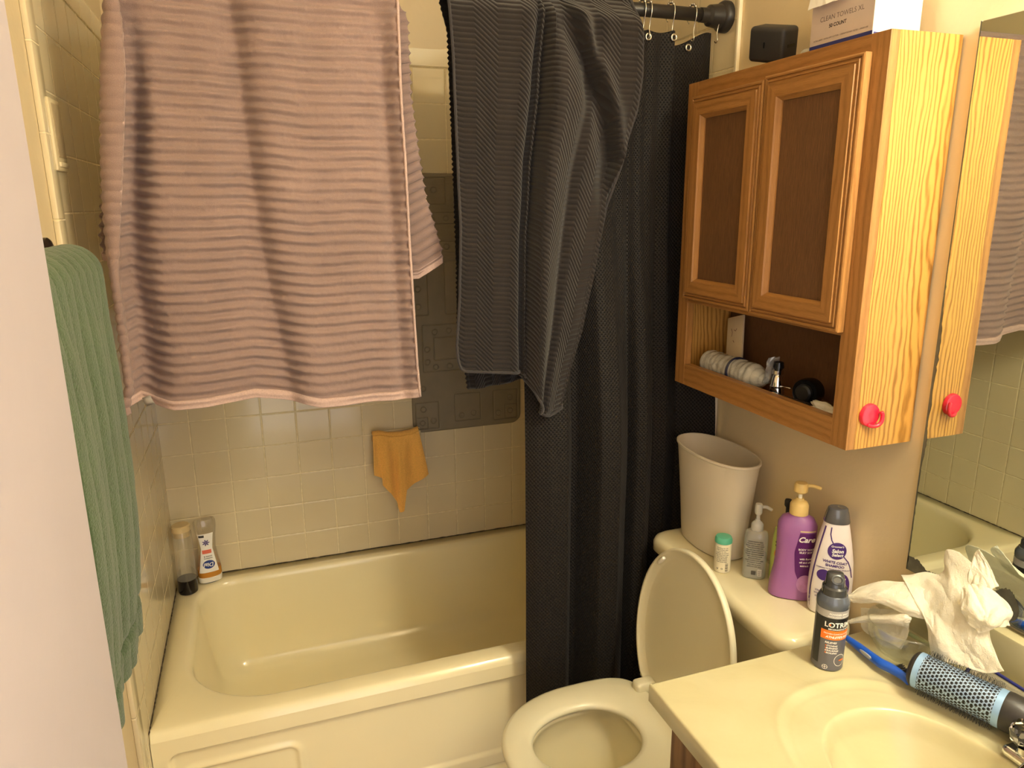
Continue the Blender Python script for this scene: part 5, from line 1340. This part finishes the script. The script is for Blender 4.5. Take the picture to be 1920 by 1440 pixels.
lt = sheet('paper_towel', [
    [A_(1596, 1112, 1.330), A_(1622, 1098, 1.355), A_(1660, 1089, 1.375), A_(1705, 1093, 1.390), A_(1735, 1105, 1.395)],
    [A_(1592, 1118, 1.322), A_(1622, 1110, 1.335), A_(1660, 1108, 1.350), A_(1705, 1118, 1.365), A_(1735, 1130, 1.380)],
    [A_(1593, 1126, 1.320), A_(1622, 1124, 1.328), A_(1660, 1126, 1.336), A_(1705, 1140, 1.350), A_(1735, 1150, 1.365)],
    [A_(1600, 1131, 1.325), A_(1628, 1131, 1.332), A_(1656, 1134, 1.336), A_(1700, 1154, 1.350), A_(1735, 1160, 1.365)]], 90, 21, 0.0035)
tag(lt, 'embossed white paper towel folded over the left rim of the glass bowl', 'paper towel')
lf = sheet('paper_towel', [
    [A_(1598, 1160, 1.328), A_(1625, 1153, 1.335), A_(1660, 1152, 1.345), A_(1690, 1145, 1.360), A_(1705, 1152, 1.368)],
    [A_(1590, 1165, 1.318), A_(1625, 1161, 1.322), A_(1660, 1160, 1.330), A_(1695, 1158, 1.340), A_(1708, 1162, 1.352)],
    [A_(1600, 1168, 1.322), A_(1628, 1168, 1.328), A_(1662, 1169, 1.332), A_(1688, 1174, 1.340), A_(1700, 1176, 1.352)]], 70, 31, 0.0025)
tag(lf, 'narrow embossed paper towel end poking over the bowl rim below the first', 'paper towel')
inb = sheet('paper_towel', [
    [A_(1615, 1140, 1.36), A_(1650, 1142, 1.375), A_(1700, 1145, 1.385)],
    [A_(1615, 1175, 1.345), A_(1660, 1185, 1.355), A_(1705, 1180, 1.37)],
    [A_(1632, 1190, 1.345), A_(1668, 1205, 1.348), A_(1690, 1218, 1.352)]], 60, 41, 0.003)
tag(inb, 'white paper towel crumpled down inside the glass bowl', 'paper towel')

# blue brush with black bristles
bb = empty('cleaning_brush', (1.299, -1.528, CTR+0.012), rz=-0.07); tag(bb, 'blue plastic detail brush with black bristles lying beside the bowl', 'brush')
m_blue = mat('blue_plastic', rgb(28, 84, 190), 0.35, 0.04)
b = bmesh.new()
path = [(0, 0, 0), (0.001, -0.03, 0.0), (0.000, -0.062, 0.002), (-0.001, -0.085, 0.004), (0.003, -0.105, 0.006), (0.006, -0.128, 0.006), (0.004, -0.142, 0.004)]
rad = [0.005, 0.0074, 0.0078, 0.0086, 0.0084, 0.007, 0.0045]
sp_ = smooth_path(path, 8); rr2 = np.interp(np.linspace(0, 1, len(sp_)), np.linspace(0, 1, len(rad)), rad)
tube(b, sp_, 0.006, 16, True, list(rr2)); obj('handle', b, m_blue, bb)
b = bmesh.new(); loft(b, [[(-0.0070-h, -0.058+0.017*s1*math.cos(2*PI*k/24)-0*h, 0.0035+0.0038*s1*math.sin(2*PI*k/24)) for k in range(24)] for h, s1 in ((0, 1), (0.0012, 0.9))]); obj('grip_inset', b, mat('grip_grey', rgb(170, 172, 178), 0.4, 0.03), bb)
b = bmesh.new(); rn = random.Random(3)
for i in range(260):
    y0 = -0.100-0.036*rn.random(); x0 = 0.008+0.002*rn.random(); z0 = 0.001+0.008*rn.random()
    tube(b, [(x0, y0, z0), (x0+0.016+0.004*rn.random(), y0+0.006*(rn.random()-0.3), z0+0.003*(rn.random()-0.5))], 0.0004, 3, False)
obj('bristles', b, m_black, bb, kind='stuff')

# round hair brush
p0 = Vector((1.306, -1.672, CTR+0.040)); p1 = Vector((1.349, -1.790, CTR+0.038)); dv_ = (p1-p0).normalized(); LB = (p1-p0).length
rb = empty('round_brush', tuple(p0)); rb.rotation_euler = dv_.to_track_quat('X', 'Z').to_euler()
tag(rb, 'thick round hair brush with a pale blue vented metal barrel', 'hair brush')
RB = 0.0290
def lx(b, prof, N=48):
    loft(b, [[(x, r*math.cos(2*PI*k/N), r*math.sin(2*PI*k/N)) for k in range(N)] for x, r in prof]); return b
m_bar_ = NT('vented_barrel'); co = m_bar_.coord(); s = m_bar_.sep(co)
ang_ = m_bar_.math('MULTIPLY', m_bar_.math('ARCTAN2', s[2], s[1]), RB)
# staggered round holes
pxh, pyh = 0.0062, 0.0054
col_ = m_bar_.math('DIVIDE', s[0], pyh); ci = m_bar_.math('FLOOR', col_); odd = m_bar_.math('MULTIPLY', m_bar_.math('MODULO', ci, 2.0), 0.5)
fu = m_bar_.math('SUBTRACT', m_bar_.math('FRACT', col_), 0.5); fv = m_bar_.math('SUBTRACT', m_bar_.math('FRACT', m_bar_.math('ADD', m_bar_.math('DIVIDE', ang_, pxh), odd)), 0.5)
dd_ = m_bar_.math('SQRT', m_bar_.math('ADD', m_bar_.math('MULTIPLY', fu, fu), m_bar_.math('MULTIPLY', fv, fv)))
hole = m_bar_.math('GREATER_THAN', dd_, 0.38)
m_bar_.color(m_bar_.mix(hole, rgb(14, 17, 26), rgb(168, 196, 232))); m_bar_.set(rough=0.35, metal=m_bar_.math('MULTIPLY', hole, 0.5)); m_bar_ = m_bar_.m
obj('barrel', lx(bmesh.new(), [(0.0, RB), (LB, RB)]), m_bar_, rb, smooth='auto')
m_band = mat('pale_blue_metal', rgb(150, 188, 232), 0.3, 0.03, metal=0.3)
obj('end_band', lx(bmesh.new(), [(0.0, RB), (0.0, RB+0.0008), (0.009, RB+0.0008), (0.009, RB)]), m_band, rb, smooth='auto')
obj('end_band', lx(bmesh.new(), [(LB-0.010, RB), (LB-0.010, RB+0.0008), (LB, RB+0.0008), (LB, RB)]), m_band, rb, smooth='auto')
obj('tip_cap', lx(bmesh.new(), [(-0.010, 0.006), (-0.0098, 0.020), (-0.008, 0.025), (-0.004, RB), (0.0005, RB+0.0005)]), m_black, rb, smooth='auto')
obj('handle', lx(bmesh.new(), [(LB-0.0005, RB+0.001), (LB+0.006, RB+0.0015), (LB+0.035, RB-0.001), (LB+0.055, 0.020), (LB+0.07, 0.0145), (LB+0.11, 0.0135), (LB+0.16, 0.0155), (LB+0.19, 0.015), (LB+0.195, 0.008)]), mat('handle_rubber', rgb(44, 42, 42), 0.4, 0.25, 60), rb, smooth='auto')
b = bmesh.new(); rn = random.Random(8)
for i in range(20):
    for k in range(30):
        x = 0.012+(LB-0.024)*i/19; a = 2*PI*(k+0.5*(i % 2))/30+0.05*rn.random(); L_ = RB+0.0085+0.0015*rn.random(); dx = 0.002*(rn.random()-0.5)
        c, s1 = math.cos(a), math.sin(a); c2, s2 = math.cos(a+0.03*(rn.random()-0.5)), math.sin(a+0.03*(rn.random()-0.5))
        tube(b, [(x, RB*c, RB*s1), (x+dx, L_*c2, L_*s2)], 0.00035, 3, False)
obj('bristles', b, m_black, rb, kind='stuff')

# clear hinged case with dark blue rim behind the brush
cc = empty('clear_case', (1.400, -1.80, CTR+0.0165)); tag(cc, 'clear plastic case with a dark blue rim behind the round brush', 'case')
cc.rotation_euler = (0, math.radians(-38), 0)
b = bmesh.new(); box(b, -0.022, 0.022, -0.10, 0.10, 0.0, 0.026, bev=0.004, seg=3)
obj('shell', b, thin_clear('case_clear', (0.90, 0.88, 0.86, 1), haze=0.12), cc, smooth='auto')
rim = rrect(-0.023, 0.023, -0.101, 0.101, (0.006,)*4, 0.0265, 4, 4); b = bmesh.new(); tube(b, rim+[rim[0], rim[1]], 0.0028, 8); obj('rim', b, mat('blue_rim', rgb(40, 44, 110), 0.3, 0.05), cc)
